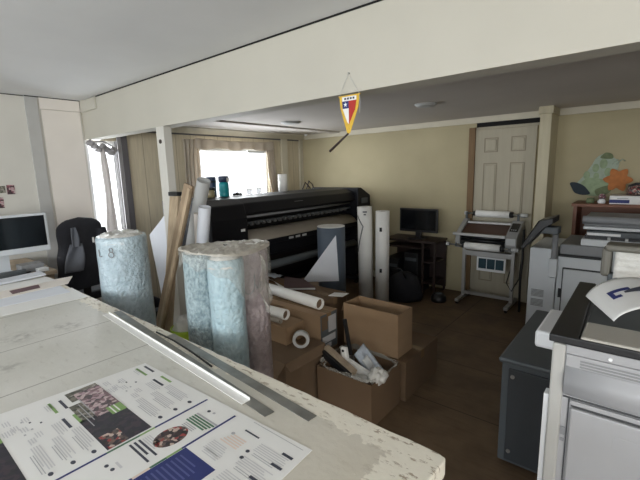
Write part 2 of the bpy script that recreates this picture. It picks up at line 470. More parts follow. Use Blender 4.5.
def tag(o, label, cat, group=None):
    o['label'] = label; o['category'] = cat
    if group: o['group'] = group
    return o
def thing(name, label, cat, loc, group=None):
    o = bpy.data.objects.new(name, None); COL.objects.link(o)
    o.location = loc; o.empty_display_size = 0.1
    ORG[o.name] = Vector(loc)
    return tag(o, label, cat, group)
def struct(o):
    o['kind'] = 'structure'; return o
def st(mb, name, m, bevel=0.0):
    return struct(mb.build(name, m, origin=(0, 0, 0), bevel=bevel))
def dup(root, loc, label, group=None):
    r = root.copy(); COL.objects.link(r); r.location = loc; r['label'] = label
    if group: r['group'] = group
    ORG[r.name] = Vector(loc)
    for ch in list(root.children):
        c = ch.copy(); COL.objects.link(c); c.parent = r
        for g in list(ch.children):
            d = g.copy(); COL.objects.link(d); d.parent = c
    return r

# ------------------------------------------------------------------ the room
XL, XR, YN, YF = -4.35, 2.6, -3.2, 4.80
ZF, ZB = 2.275, 2.10
BY0, BY1, BZ = 1.62, 1.745, 1.91
st(MB().box(XL - .1, XR + .1, YN - .1, YF + .1, -.08, 0), 'floor', 'floor')
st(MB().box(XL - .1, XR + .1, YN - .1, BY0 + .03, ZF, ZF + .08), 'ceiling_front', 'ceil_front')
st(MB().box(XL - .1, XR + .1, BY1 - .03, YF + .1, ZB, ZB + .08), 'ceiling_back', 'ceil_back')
b = MB().box(XL, XR, BY0, BY1, BZ, ZF + .08)
st(MB().box(-3.98, XR, BY0 - .003, BY0, ZF - .009, ZF), 'beam_gap_shade', 'dark')  # dark strip painted in for the shaded gap between beam and ceiling
st(MB().box(XL, XL + .004, YN, 1.16, ZF - .007, ZF).box(XL + .018, XL + .024, 1.16, BY0 - .014, ZF - .007, ZF), 'wall_gap_shade', 'dark')  # gap shade along the left wall top, drawn as thin dark strips
st(b, 'trim_1', 'beam')                                              # the deep header between the two rooms
# front left wall, cream below a header strip, with a painted batten
st(MB().box(XL - .1, XL, YN - .1, 1.618, 0, ZF + .06), 'wall_left_front', 'white_wall')
W1 = (1.618, 1.92, 0.75, 1.91)
W2 = (2.83, 4.07, 1.10, 1.865)
b = MB()
b.box(XL - .1, XL, 1.618, YF + .1, 0, W1[2]); b.box(XL - .1, XL, 1.618, W1[1], W1[3], ZF)
b.box(XL - .1, XL, W1[1], W2[0], W1[2], ZF)
b.box(XL - .1, XL, W2[0], W2[1], W1[2], W2[2]); b.box(XL - .1, XL, W2[0], W2[1], W2[3], ZF)
b.box(XL - .1, XL, W2[1], YF + .1, W1[2], ZF)
st(b, 'wall_left_back', 'panel')
st(MB().box(XL - .1, XR + .1, YF, YF + .1, 0, ZF), 'wall_far', 'far_wall')
# right wall and the wall behind the camera, out of view, with windows put in to light the room
RW = [(-2.4, -0.6, 0.95, 1.95)]
b = MB().box(XR, XR + .1, YN - .1, RW[0][0], 0, ZF).box(XR, XR + .1, RW[0][1], YF + .1, 0, ZF)
for y0, y1, z0, z1 in RW: b.box(XR, XR + .1, y0, y1, 0, z0).box(XR, XR + .1, y0, y1, z1, ZF)
st(b, 'wall_right', 'white_wall')
NW = [(-3.7, -1.9), (-1.2, 0.6), (1.0, 2.2)]
b = MB(); x = XL
for x0, x1 in NW:
    b.box(x, x0, YN - .1, YN, 0, ZF); b.box(x0, x1, YN - .1, YN, 0, .9); b.box(x0, x1, YN - .1, YN, 2.0, ZF); x = x1
b.box(x, XR, YN - .1, YN, 0, ZF)
st(b, 'wall_near', 'white_wall')

def window(n, axis, at, a0, a1, z0, z1, mull=0, frame='white_pl'):
    f = MB(); t = .035; y0, y1 = at - .07, at - .03
    def bx(p0, p1, q0, q1, mb, e0=y0, e1=y1):
        (mb.box(e0, e1, p0, p1, q0, q1) if axis == 'x' else mb.box(p0, p1, e0, e1, q0, q1))
    bx(a0, a0 + t, z0, z1, f); bx(a1 - t, a1, z0, z1, f); bx(a0 + t, a1 - t, z0, z0 + t, f); bx(a0 + t, a1 - t, z1 - t, z1, f)
    for k in range(mull):
        c = a0 + (a1 - a0) * (k + 1) / (mull + 1); bx(c - .015, c + .015, z0 + t, z1 - t, f)
    o = st(f, 'window_%d' % n, frame)
    p = MB(); bx(a0 + t, a1 - t, z0 + t, z1 - t, p, at - .053, at - .049)
    p.build('pane', 'pane', o)
    return o
window(1, 'x', XL, W1[0], W1[1], W1[2], W1[3])
st(MB().box(XL - .03, XL, W1[1] - .008, W1[1], W1[2], W1[3]), 'trim_20', 'frame_grey')
window(2, 'x', XL, W2[0], W2[1], W2[2], W2[3], 0)
for i, (x0, x1) in enumerate(NW): window(3 + i, 'y', YN, x0, x1, .9, 2.0, 1)
window(6, 'x', XR + .1, *RW[0], 1)  # added window, never in view, for the right fill lamp

# trims
st(MB().box(XL, XL + .018, 1.16, 1.255, 0, ZF), 'trim_2', 'grey_strip')                     # painted batten on the left wall
st(MB().box(XL, XL + .022, 1.27, 1.60, 2.17, ZF), 'trim_3', 'cream_panel')                  # header board of the cream panel
st(MB().box(XL, XL + .10, BY0 - .014, BY0, 2.165, ZF).box(XL + .10, -3.98, BY0 - .014, BY0, 2.165, ZF - .008), 'trim_4', 'beam')
st(MB().box(XL, XL + .010, 1.28, 1.60, 0, 2.165), 'trim_5', 'cream_panel')
st(MB().box(XL, XL + .025, 1.92, 1.958, 0, 2.03), 'trim_6', 'frame_grey'); st(MB().box(XL, XL + .032, 1.958, 2.02, 0, 2.03), 'trim_16', 'frame_dark_shade')                     # dark jamb beside the small window
b = MB(); prof = [(XL, 2.03), (XL + .02, 2.03), (XL + .10, 2.085), (XL + .10, ZB), (XL, ZB)]
b.prism([(x, BY1, z) for x, z in prof], (0, YF - BY1, 0)); st(b, 'trim_7', 'crown')
st(MB().box(XL, XL + .012, BY1, YF, 2.012, 2.03), 'crown_shadow', 'frame_dark_shade')  # shadow under the crown, laid on as a dark grey strip
b = MB().box(XL + .10, XR, YF - .03, YF, 2.035, ZB); st(b, 'trim_8', 'crown')
st(MB().box(-3.72, -3.56, BY1, YF - .03, ZB - .018, ZB), 'trim_9', 'ceil_back')             # raised ceiling batten
st(MB().box(XL, XL + .035, 4.33, 4.45, 0, 2.03), 'trim_10', 'crown')                        # batten right of the window
st(MB().box(XL, XL + .03, 4.73, YF, 0, 2.03), 'trim_11', 'crown')
# white square post under the beam
post = st(MB().box(-2.972, -2.862, BY0, BY0 + .068, 0, BZ), 'trim_12', 'white_wall', .004)
MB().cyl((-2.915, BY0 + .002, 1.80), (-2.915, BY0 - .006, 1.80), .016).build('knot', 'wood_dark', post)
# cream boxed post right of the door with its cap
st(MB().box(-.885, -.785, 4.45, YF, 0, ZB).box(-.90, -.77, 4.435, YF, 2.03, ZB), 'trim_13', 'post_cream', .004)
st(MB().box(XL + .03, -2.65, YF - .012, YF, 0, .09), 'baseboard_far', 'crown')
# far door: six moulded panels, brown jamb, dark gap above
d = MB().box(-1.60, -.965, YF - .035, YF, 0.01, 1.955)
door = st(d, 'door_1', 'door', .003)
for (x0, x1) in ((-1.50, -1.35), (-1.215, -1.065)):
    for (z0, z1) in ((1.70, 1.86), (.98, 1.58), (.20, .80)):
        g = MB(); t = .010; y0, y1 = YF - .037, YF - .033
        g.box(x0, x1, y0, y1, z0, z0 + t).box(x0, x1, y0, y1, z1 - t, z1).box(x0, x0 + t, y0, y1, z0 + t, z1 - t).box(x1 - t, x1, y0, y1, z0 + t, z1 - t)
        q = g.build('panel_moulding', 'groove', door)
        MB().box(x0 + .02, x1 - .02, YF - .045, YF - .034, z0 + .02, z1 - .02).build('raised_panel', 'door', q, bevel=.006)
MB().cyl((-1.03, YF - .035, 1.0), (-1.03, YF - .085, 1.0), .012).lathe([(.005, -.02), (.024, -.012), (.026, 0), (.02, .012), (.005, .02)], (-1.03, YF - .09, 1.0), 16).build('door_knob', 'steel', door)
st(MB().box(-1.672, -1.602, YF - .05, YF, 0, 1.985), 'trim_14', 'jamb')
st(MB().box(-1.602, -.90, YF - .02, YF, 1.957, 1.985), 'trim_17', 'door')
st(MB().box(-1.60, -.89, YF - .012, YF, 1.986, 2.034), 'trim_15', 'dark')
# flat round ceiling fittings
for i, (x, y, r, lab) in enumerate(((-3.21, 3.38, .10, 'round white ceiling fitting above the black wide printer'), (-1.585, 3.40, .085, 'round white ceiling fitting in front of the six panel door'))):
    t = thing('ceiling_fitting', lab, 'ceiling light', (x, y, ZB - .03), 'flat ceiling fittings')
    MB().lathe([(r, .03), (r, .016), (r * .94, .010), (r * .5, .008), (.002, .008)][::-1], (x, y, ZB - .03), 32).build('cover', 'pale_grey', t)
    MB().lathe([(r + .012, .03), (r + .012, .021), (r, .021)][::-1], (x, y, ZB - .03), 32).build('rim', 'pale_grey', t)
o = MB().lathe([(.004, -.03), (.018, -.026), (.025, -.01), (.025, .0)], (-4.12, 4.66, ZB), 16).build('smoke_sensor', 'white_pl')
tag(o, 'tiny white ceiling sensor near the far left corner', 'sensor')

# ------------------------------------------------------------------ curtains
def wav(y0, y1, z0, z1, X, amp, k, m, name, label, gather=None, cat='curtain'):
    def fn(u, v):
        z = z1 + (z0 - z1) * v
        c = (y0 + y1) / 2; w = (y1 - y0)
        g = gather(v) if gather else (1, 0)
        y = c + g[1] + (u - .5) * w * g[0]
        return (X + amp * (.6 + .4 * v) * math.sin(u * k * 2 * PI + v * 1.3) + .01 * math.sin(9 * v + u * 4), y, z)
    o = MB().grid(fn, 60, 24, thick=(.003, 0, 0)).build(name, m)
    return tag(o, label, cat)
wav(2.66, 2.90, .95, 1.96, XL + .05, .018, 4, 'curtain', 'curtain', 'beige curtain gathered at left side of bright back window',
    lambda v: (1 - .35 * v, -.03 * v))
wav(3.97, 4.15, 1.10, 1.93, XL + .05, .016, 3, 'curtain', 'curtain', 'beige curtain pulled to right side of bright back window',
    lambda v: (1 - .5 * math.sin(v * PI) * .5, .10 * v * v))
def val(u, v):
    y = 2.80 + u * 1.28
    return (XL + .105 + .014 * math.sin(u * 40) * (.5 + v), y, 1.975 - .02 * math.sin(u * PI) - v * (.125 - .05 * math.sin(u * PI) * .4 + .012 * math.sin(u * 17)))
tag(MB().grid(val, 80, 6, thick=(.003, 0, 0)).build('curtain_valance', 'curtain'), 'beige cloth valance across top of bright back window', 'valance')
tag(MB().box(XL + .012, XL + .04, 3.66, 4.02, 1.815, 1.845).build('blind_rail', 'pale_grey', bevel=.004), 'grey rail at upper right corner of back window', 'rail')
# small front window curtain: bunched head and twisted hanging cloth
t = thing('curtain', 'grey white curtain twisted in narrow window by the beam end', 'curtain', (XL + .06, 1.76, .8))
def tw(u, v):
    a = u * 2 * PI
    w = .014 + .034 * min(1, v * 1.6) + .008 * math.sin(v * 9)
    yc = 1.745 + .015 * math.sin(v * 3.1) + .0 * v
    return (XL + .06 + .03 * math.sin(a) * (1 + .25 * math.sin(5 * a)), yc + w * math.cos(a), 1.86 - v * 1.06)
MB().grid(tw, 40, 24).build('drape', 'curtain_grey', t)
bn = MB()
for k in range(7):
    yy = 1.645 + k * .036; zz = 1.875 - .02 * (k % 3) - .010 * k
    bn.lathe([(.006, -.03), (.03, -.018), (.036, .0), (.024, .022), (.004, .034)], (XL + .06 + .01 * (k % 2), yy, zz), 12, fn=lambda a, z: 1 + .25 * math.sin(3 * a + k))
bn.build('gathered_heading', 'frame_grey', t)
MB().tube([(XL + .085, 1.63, 1.90), (XL + .10, 1.66, 1.885), (XL + .09, 1.75, 1.895), (XL + .10, 1.83, 1.85), (XL + .085, 1.86, 1.80)], .008, 8).build('tie_cord', 'frame_grey', t)

# ------------------------------------------------------------------ cutting table and what lies on it
TZ = .87
t = thing('work_table', 'large worn cream cutting table with chipped far edge', 'table', (-1.8, .2, 0))
b = MB()
nx = 60
top = [(-3.35, .83)] + [(-3.35 + i * (2.98 / nx), .83 + .006 * mnoise.noise((i * .9, 3.1, 0))) for i in range(1, nx)] + [(-.335, .828), (-.316, .822), (-.313, .805), (-.318, .74), (-.312, .3), (-.32, -.55), (-3.35, -.55)]
b.prism([(x, y, TZ - .045) for x, y in top], (0, 0, .045))
b.build('tabletop', 'table', t, bevel=.004)
b = MB().box(-3.25, -.45, .72, .75, .72, TZ - .045).box(-3.25, -.45, -.47, -.44, .72, TZ - .045).box(-3.25, -3.22, -.44, .72, .72, TZ - .045).box(-.48, -.45, -.44, .72, .72, TZ - .045)
b.build('apron', 'wood2', t)
for x in (-3.2, -1.85, -.5):
    for y in (.69, -.41):
        MB().box(x - .04, x + .04, y - .04, y + .04, 0, TZ - .045).build('leg', 'wood2', t)

# printed proof sheet: big axis-aligned poster with columns of pages
pz = TZ + .0016; e = .0004
mats = ['paper', 'ink', 'ink_grey', 'ink_mid', 'ink_green', 'ink_dgreen', 'navy', 'ink_navy_pale', 'ink_orange', 'crowd', 'street', 'night', 'foliage']
PA, INK, GR, MID, GN, DG, NV, NP, OR, CR, SR, NI, FO = range(13)
s = MB()
s.prism([(-1.425, .02, TZ + .0004), (-.545, .02, TZ + .0004), (-.583, .646, TZ + .0004), (-1.368, .618, TZ + .0004)], (0, 0, .0012))
def q(x0, x1, y0, y1, m, z=1): s.quad(x0, x1, y0, y1, pz + e * z, m)
def para(x0, x1, y0, n, dy=.0062, m=GR, w=.0028):
    for i in range(n):
        q(x0, x1 - rnd.random() * .25 * (x1 - x0), y0 - i * dy - w, y0 - i * dy, m)
def page(y0):
    """a white page of band A, y0 is the lower (towards camera) side"""
    para(-1.345, -1.30, y0 + .128, 4); para(-1.29, -1.255, y0 + .02, 5, .006)
    for (x, dy, m, L) in ((-1.352, .118, GN, .076), (-1.345, .145, INK, .066), (-1.231, .118, INK, .064), (-1.229, .145, GN, .064)):
        q(x, x + L, y0 + dy, y0 + dy + .008, m)
    for (x, dy) in ((-1.31, .04), (-1.29, .055), (-1.265, .075), (-1.25, .05), (-1.235, .03)):
        q(x, x + .008, y0 + dy, y0 + dy + .005, INK if dy > .05 else MID)
    for (x, dy) in ((-1.325, .06), (-1.30, .03), (-1.275, .045), (-1.22, .065), (-1.345, .02), (-1.20, .045)):
        para(x, x + .035, y0 + dy, 3)
    para(-1.225, -1.15, y0 + .112, 4)
    for k in range(3):
        para(-1.155, -1.03, y0 + .045 + .047 * k, 4, .006, GR)
        para(-1.12, -1.02, y0 + .022 + .047 * k, 2, .006, MID, .002)
        s.ell(-1.013, y0 + .028 + .047 * k, .008, .0055, pz + e, INK)
page(.455); page(.185)
# photo column of band A
q(-1.368, -1.30, .355, .446, FO); q(-1.345, -1.16, .372, .447, SR, 2); q(-1.28, -1.17, .338, .372, FO)
q(-1.175, -.99, .330, .446, NI); q(-1.185, -1.135, .405, .446, GN, 3); q(-1.185, -1.135, .413, .417, PA, 4); q(-1.185, -1.14, .425, .429, PA, 4); q(-1.06, -.99, .335, .385, CR, 3)
q(-1.42, -1.02, .05, .172, NI); q(-1.33, -1.24, .13, .172, GN, 3)
for k in range(3): q(-1.30 + .03 * k, -1.18 + .03 * k, .372 - .012 * k, .3745 - .012 * k, MID, 5)
# divider lines and band B
for y in range(14):
    q(-.984, -.977, .03 + y * .042, .03 + (y + 1) * .042, (NV, NV, INK, INK, NV, NV, NV, DG, DG, GN, NV, NV, NV, NV)[y])
    q(-.850, -.843, .03 + y * .042, .03 + (y + 1) * .042, (NV, NV, INK, INK, NV, NV, NV, OR, DG, GN, NV, NV, NV, NV)[y])
s.ell(-.911, .457, .036, .046, pz + e, CR)
for k, (y, x1) in enumerate(((.395, -.875), (.383, -.895), (.371, -.868))): q(-.965, x1, y, y + .006, INK)
for k in range(4): q(-.962, -.90 - .01 * (k % 2), .405 + .006 * k, .408 + .006 * k, GR)
for k in range(5): q(-.945, -.865 + .004 * k, .522 + .0085 * k, .5275 + .0085 * k, DG if k < 4 else MID)
for k in range(3): q(-.935, -.885, .502 + .006 * k, .505 + .006 * k, MID)
s.ell(-.925, .585, .006, .005, pz + e, INK); s.ell(-.905, .588, .005, .004, pz + e, MID)
s.ell(-.935, .305, .006, .005, pz + e, INK); s.ell(-.912, .309, .006, .005, pz + e, INK); q(-.93, -.90, .322, .328, GR)
for k in range(3): q(-.945, -.87, .20 + .01 * k, .206 + .01 * k, DG)
# band C: navy block, pale text, small marks
q(-.842, -.718, .150, .458, NV)
for k in range(20): q(-.828, -.745 - .02 * rnd.random(), .432 - .0125 * k, .4365 - .0125 * k, NP, 2)
s.ell(-.79, .566, .006, .005, pz + e, MID)
q(-.775, -.72, .592, .597, INK); q(-.782, -.60, .630, .632, MID)
s.ell(-.707, .545, .006, .005, pz + e, INK); s.ell(-.702, .522, .006, .005, pz + e, INK)
for k in range(5): q(-.80 + .004 * k, -.735, .53 + .008 * k, .534 + .008 * k, OR)
para(-.81, -.74, .52, 6); para(-.80, -.74, .49, 3)
for r in range(3):
    para(-.70, -.60, .585 - .055 * r, 5, .0065, GR)
    para(-.69, -.61, .55 - .055 * r, 2, .006, MID, .002)
for (x, y) in ((-.633, .588), (-.630, .548), (-.64, .49)): q(x, x + .034, y, y + .008, INK, 2)
for r in range(4): para(-.70, -.58, .44 - .06 * r, 6, .0068, GR)
o = s.build('printed_poster', mats, recalc=False)
tag(o, 'large printed proof sheet of leaflet pages lying on the cutting table', 'poster')

# straightedges
def bar(name, label, p0, p1, w, h, m, cat, parts=None):
    p0, p1 = Vector((*p0, TZ)), Vector((*p1, TZ))
    up = Vector((0, 0, h / 2 + .0003))
    o = MB().beam(p0 + up, p1 + up, w, h, (0, 0, 1)).build(name, m, bevel=min(.0008, h / 4))
    tag(o, label, cat); return o
w = thing('angle_profile', 'long white angle strip lying nearest the printed poster', 'strip', (-1.45, .715, TZ))
p0, p1 = Vector((-2.03, .752, TZ)), Vector((-.873, .679, TZ))
MB().beam(p0 + Vector((0, 0, .0036)), p1 + Vector((0, 0, .0036)), .030, .002, (0, 0, 1)).build('flange', 'paper', w)
dd = (p1 - p0).normalized().cross(Vector((0, 0, 1)))
MB().beam(p0 + Vector((0, 0, .0082)) - dd * .0142, p1 + Vector((0, 0, .0082)) - dd * .0142, .0022, .0085, (0, 0, 1)).build('upright_flange', 'paper', w)
bar('steel_ruler', 'grey steel ruler between white strip and farther ruler', (-2.03, .805), (-.775, .683), .034, .0018, 'ruler', 'ruler')
bar('steel_ruler', 'grey steel ruler nearest the chipped far table edge', (-1.53, .812), (-.665, .742), .034, .0018, 'ruler', 'ruler')
tag(MB().tube([(-1.60, .786, TZ + .006), (-1.45, .783, TZ + .006), (-1.30, .768, TZ + .0065), (-1.18, .752, TZ + .006), (-1.14, .746, TZ + .006)], .0035, 8).build('black_cord', 'cable'), 'thin black cord lying along the two steel rulers', 'cord')

# papers at the left end of the table
def sheet(name, label, pts, z, m, h=.0015, cat='paper', group=None):
    o = MB().prism([(x, y, TZ + z) for x, y in pts], (0, 0, h)).build(name, m)
    return tag(o, label, cat, group)
sheet('paper_sheet', 'wide white sheet nearest the bare table surface', [(-2.47, .10), (-2.43, .815), (-2.72, .83), (-2.77, .10)], .0004, 'paper')
sheet('paper_sheet', 'white sheet overlapping the wide sheet beside maroon card', [(-2.64, .15), (-2.62, .79), (-2.86, .80), (-2.88, .15)], .0022, 'paper_cool')
sheet('paper_sheet', 'cream sheet with pointed corner past the table edge', [(-2.80, .30), (-2.83, .845), (-3.03, .94), (-3.05, .30)], .0040, 'cream_panel')
sheet('paper_sheet', 'white sheet under the thin white foam board', [(-2.98, .20), (-3.00, .83), (-3.16, .82), (-3.14, .20)], .0062, 'paper')
sheet('maroon_card', 'maroon card lying among the white papers', [(-2.855, .56), (-2.875, .705), (-2.965, .72), (-2.95, .565)], .0062, 'maroon', .002, 'card')
sheet('foam_board', 'long thin white foam board at table left end', [(-3.10, .10), (-3.20, .83), (-3.33, .83), (-3.24, .10)], .0085, 'paper_cool', .012, 'board')

# ------------------------------------------------------------------ left desk, monitor, chair
t = thing('desk', 'tan worn desk against the white left wall', 'desk', (-3.93, .2, 0))
MB().box(-4.32, -3.52, -.9, .99, .81, .84).build('desk_top', 'desk_wood', t, bevel=.003)
for y in (-.85, .96): MB().box(-4.28, -3.56, y - .02, y + .02, 0, .81).build('side_panel', 'desk_wood', t)
mo = thing('monitor', 'pale silver wide monitor with dark screen on the left desk', 'monitor', (-3.62, .66, .84))
MB().box(-3.645, -3.60, .31, .995, .99, 1.285).build('casing', 'silver_bezel', mo, bevel=.006)
MB().box(-3.60, -3.597, .325, .975, 1.035, 1.268).build('screen', 'glass_dark', mo)
MB().beam((-3.66, .66, .855), (-3.635, .66, 1.06), .14, .012, (1, 0, 0)).build('neck', 'silver_bezel', mo)
MB().box(-3.76, -3.585, .56, .76, .84, .852).build('foot', 'silver_bezel', mo, bevel=.004)
def clutter(name, label, x0, x1, y0, y1, z0, z1, m, cat, rot=0):
    c = ((x0 + x1) / 2, (y0 + y1) / 2, (z0 + z1) / 2)
    o = MB().obox(c, (x1 - x0, y1 - y0, z1 - z0), (0, 0, rot)).build(name, m, bevel=.002)
    return tag(o, label, cat)
clutter('keyboard', 'flat grey keyboard in front of silver monitor', -3.56, -3.53, .20, .60, .8405, .860, 'pale_grey', 'keyboard', .0)
clutter('document_tray', 'grey document tray on left desk beside the monitor foot', -3.72, -3.60, .78, .93, .8405, .90, 'copier_grey', 'tray', .05)
clutter('pencil_case', 'dark long pencil case on desk under monitor screen', -3.58, -3.545, .62, .80, .8405, .880, 'dark_grey', 'case', 0)
clutter('small_box', 'small white box on desk below monitor corner', -3.59, -3.535, .87, .94, .8405, .868, 'white_pl', 'box', .1)
clutter('notebook', 'dark notebook on desk behind the keyboard', -3.76, -3.66, .30, .50, .8405, .858, 'wine', 'notebook', -.1)
tag(MB().tube([(-3.66, .80, .845), (-3.60, .84, .846), (-3.58, .80, .846), (-3.52, .84, .846), (-3.49, .90, .846)], .004, 8).build('cable', 'cable'), 'black cable on the left desk by the white box', 'cable')
# little prints on the wall
for (y0, y1, z0, z1, lab, m) in ((.935, .992, 1.415, 1.497, 'small dark pink print, the right one of pair on left wall', 'pink'),
                                (.86, .925, 1.43, 1.490, 'small grey print pinned left of the pink one', 'foliage'),
                                (.855, .90, 1.30, 1.395, 'small pink print pinned lowest on left wall', 'pink')):
    q_ = MB().box(XL + .0005, XL + .003, y0, y1, z0, z1).build('pinned_print', m); tag(q_, lab, 'print', 'little prints on the left wall')

ch = thing('office_chair', 'dark swivel chair in the corner under the black jacket', 'chair', (-4.0, 1.29, 0))
cx, cy = -4.02, 1.29
for k in range(5):
    a = 2 * PI * k / 5 + .3
    q_ = MB().beam((cx, cy, .10), (cx + .25 * math.cos(a), cy + .22 * math.sin(a), .06), .045, .03, (0, 0, 1)).build('leg', 'black_pl', ch)
    MB().cyl((cx + .25 * math.cos(a), cy + .22 * math.sin(a) - .015, .027), (cx + .25 * math.cos(a), cy + .22 * math.sin(a) + .015, .027), .027, n=14).build('caster', 'black_pl', q_)
MB().cyl((cx, cy, .08), (cx, cy, .44), .025).build('gas_column', 'steel', ch)
MB().box(cx - .22, cx + .20, cy - .20, cy + .20, .44, .52).build('seat', 'jacket', ch, bevel=.03)
MB().beam((cx + .18, cy, .45), (cx + .215, cy, .80), .06, .015, (1, 0, 0)).build('back_bracket', 'black_pl', ch)
MB().box(cx + .19, cx + .225, cy - .16, cy + .16, .70, 1.12).build('backrest', 'jacket', ch, bevel=.015)
# jacket draped over the backrest
j = thing('jacket', 'black jacket with grey lining draped over chair back', 'jacket', (cx + .22, cy, .62))
jx = cx + .205
def jf(u, v):
    a = u * 2 * PI
    z = 1.205 - v * .62
    if v < .16: w = .19 * math.sqrt(max(0.0, 1 - (1 - v / .16) ** 2)) * .92 + .004
    else: w = .178 + .05 * (v - .16) + .05 * max(0, v - .55) ** 1.2
    th = .055 + .035 * v
    if v < .1: th *= math.sqrt(v / .1) * .8 + .2
    r = 1 + .06 * math.sin(a * 7 + v * 4) * min(1, v * 2.5) + .04 * math.sin(a * 3 - v * 9)
    ca, sa = math.cos(a), math.sin(a)
    sg = lambda q: math.copysign(abs(q) ** .75, q)
    return (jx + th * sg(ca) * r, cy + .0 + w * sg(sa) * (1 + .03 * math.sin(v * 17 + a)), z + .012 * math.sin(a * 2 + v * 7) * v)
MB().grid(jf, 72, 36).build('shell', 'jacket', j)
def lf(y0, y1, z0, z1, wob, sk=0.0):
    def fn(u, v):
        z = z1 + (z0 - z1) * v
        wd = math.sin(PI * min(1, .15 + .85 * v)) * .25 + .75
        return (jx + .107 + .008 * math.sin(u * 7 + v * 3) + .032 * v * (1.0), (y0 + y1) / 2 + sk * (v - .5) + (u - .5) * (y1 - y0) * wd * (.55 + .45 * v), z)
    return fn
MB().grid(lf(cy - .125, cy - .05, .97, 1.13, 0), 12, 12, thick=(-.012, 0, 0)).build('grey_collar', 'lining', j)
MB().grid(lf(cy - .20, cy - .01, .76, .99, 0, -.05), 12, 12, thick=(-.012, 0, 0)).build('grey_lining', 'lining', j)
def slv(u, v):
    a = u * 2 * PI; z = 1.10 - .62 * v
    return (jx + .05 + .02 * v + .05 * math.cos(a) * (1 + .1 * math.sin(v * 20)), cy + .145 + .03 * math.sin(v * 2) + .045 * math.sin(a), z)
MB().grid(slv, 24, 24).build('sleeve', 'jacket', j)
MB().box(jx + .117, jx + .122, cy + .045, cy + .06, .985, 1.03).build('zip_pull', 'paper', j)

# ------------------------------------------------------------------ wrapped rolls behind the table
def roll_wrap(name, label, x, y, r, h, m, seed, lean=(0, 0), group='wrapped rolls standing behind the table'):
    t = thing(name, label, 'roll', (x, y, 0), group)
    prof = [(r * .98, 0)] + [(r, .02 + (h - .04) * k / 40) for k in range(41)] + [(r * .96, h)]
    b = MB()
    def fn(a, z):
        return 1 + .045 * mnoise.noise((math.cos(a) * 2 + seed, math.sin(a) * 2, z * 4)) + .02 * mnoise.noise((math.cos(a) * 6, math.sin(a) * 6 + seed, z * 14))
    b.lathe(prof, (x, y, 0), 56, fn=fn)
    b.build('wrapped_body', m, t)
    tp = MB()
    def tf(u, v):
        a = u * 2 * PI; rr = r * (1.0 - .93 * v)
        z = h - .002 + .022 * math.sin(min(1, v * 1.5) * PI) + .012 * mnoise.noise((math.cos(a) * rr * 40 + seed, math.sin(a) * rr * 40, v * 3)) - .035 * (1 - v) ** 6
        return (x + rr * math.cos(a), y + rr * math.sin(a), z)
    tp.grid(tf, 48, 10)
    tp.build('folded_end', 'film_white', t)
    return t
r1 = roll_wrap('bubble_wrap_roll', 'fat pale blue bubble wrap roll beside the black jacket', -2.53, 1.083, .147, 1.185, 'bub_blue', 1.3)
roll_wrap('wrapped_roll', 'textured grey blue wrapped roll, left one of the bundled three', -1.617, 1.045, .083, 1.185, 'bub_tex', 4.1)
roll_wrap('wrapped_roll', 'smooth light blue wrapped roll, middle one of the bundled three', -1.447, 1.06, .080, 1.175, 'bub_soft', 7.7)
rm = roll_wrap('wrapped_roll', 'mauve grey wrapped roll, right one of the bundled three', -1.483, 1.243, .078, 1.20, 'bub_mauve', 9.2)
def scrawl(t, x, y, r, pts, name='handwritten_mark', w=.0028):
    ac = math.atan2(-y, -x)
    P = [(x + r * math.cos(ac - a), y + r * math.sin(ac - a), z) for a, z in pts]
    MB().tube(P, w, 6).build(name, 'copier_grey', t)
scrawl(r1, -2.53, 1.083, .1525, [(1.0, 1.118), (1.0, 1.10), (.99, 1.078), (.92, 1.076), (.86, 1.078)])
scrawl(r1, -2.53, 1.083, .1525, [(.44 + .10 * math.cos(k * PI / 6), 1.088 + .017 * math.sin(k * PI / 6)) for k in range(13)])
scrawl(r1, -2.53, 1.083, .1525, [(.43 + .07 * math.cos(k * PI / 6), 1.117 + .013 * math.sin(k * PI / 6)) for k in range(13)])
scrawl(rm, -1.483, 1.243, .083, [(.58, 1.045), (.56, 1.00), (.40, .975), (.15, .975), (-.05, .995), (-.12, 1.04), (-.12, 1.07)])
scrawl(rm, -1.483, 1.243, .083, [(-.14, 1.02), (-.22, 1.0), (-.38, 1.005), (-.48, 1.03)])
# clear film hood over the three rolls
hood = [(-1.617, 1.045, .097), (-1.447, 1.06, .094), (-1.483, 1.243, .092)]
cxh, cyh = -1.516, 1.116
def hr(a):
    best = 0
    d = Vector((math.cos(a), math.sin(a)))
    for (x, y, r) in hood:
        best = max(best, (Vector((x - cxh, y - cyh)).dot(d)) + r)
    # support function to radius: sample hull
    rr = 9
    for k in range(24):
        b_ = 2 * PI * k / 24; dd = Vector((math.cos(b_), math.sin(b_))); c_ = dd.dot(d)
        if c_ > .15:
            h_ = max((Vector((x - cxh, y - cyh)).dot(dd)) + r for (x, y, r) in hood)
            rr = min(rr, h_ / c_)
    return rr
def hf(u, v):
    a = u * 2 * PI; R = hr(a)
    if v < .4:
        k = v / .4; rr = R * (.05 + .95 * k); z = 1.218 + .012 * mnoise.noise((rr * 45 * math.cos(a), rr * 45 * math.sin(a), 1)) - .010 * k
    else:
        k = (v - .4) / .6; rr = R * (1 + .012 * math.sin(a * 15 + k * 6) * k + .02 * k * mnoise.noise((a * 3, k * 4, 5)))
        z = 1.21 - k * (.07 + .16 * max(0, math.cos(a - .25)) ** 2 + .05 * mnoise.noise((a * 2.2, 7, 0)))
    return (cxh + rr * math.cos(a), cyh + rr * math.sin(a), z)
t = thing('plastic_hood', 'wrinkled clear plastic film covering tops of the three bundled rolls', 'plastic film', (cxh, cyh, 1.0))
MB().grid(lambda u, v: hf(u, v * .46), 96, 22).build('hood_top', 'rollcap', t)
MB().grid(lambda u, v: hf(u, .46 + v * .54), 96, 22).build('hood_skirt', 'skirt', t)
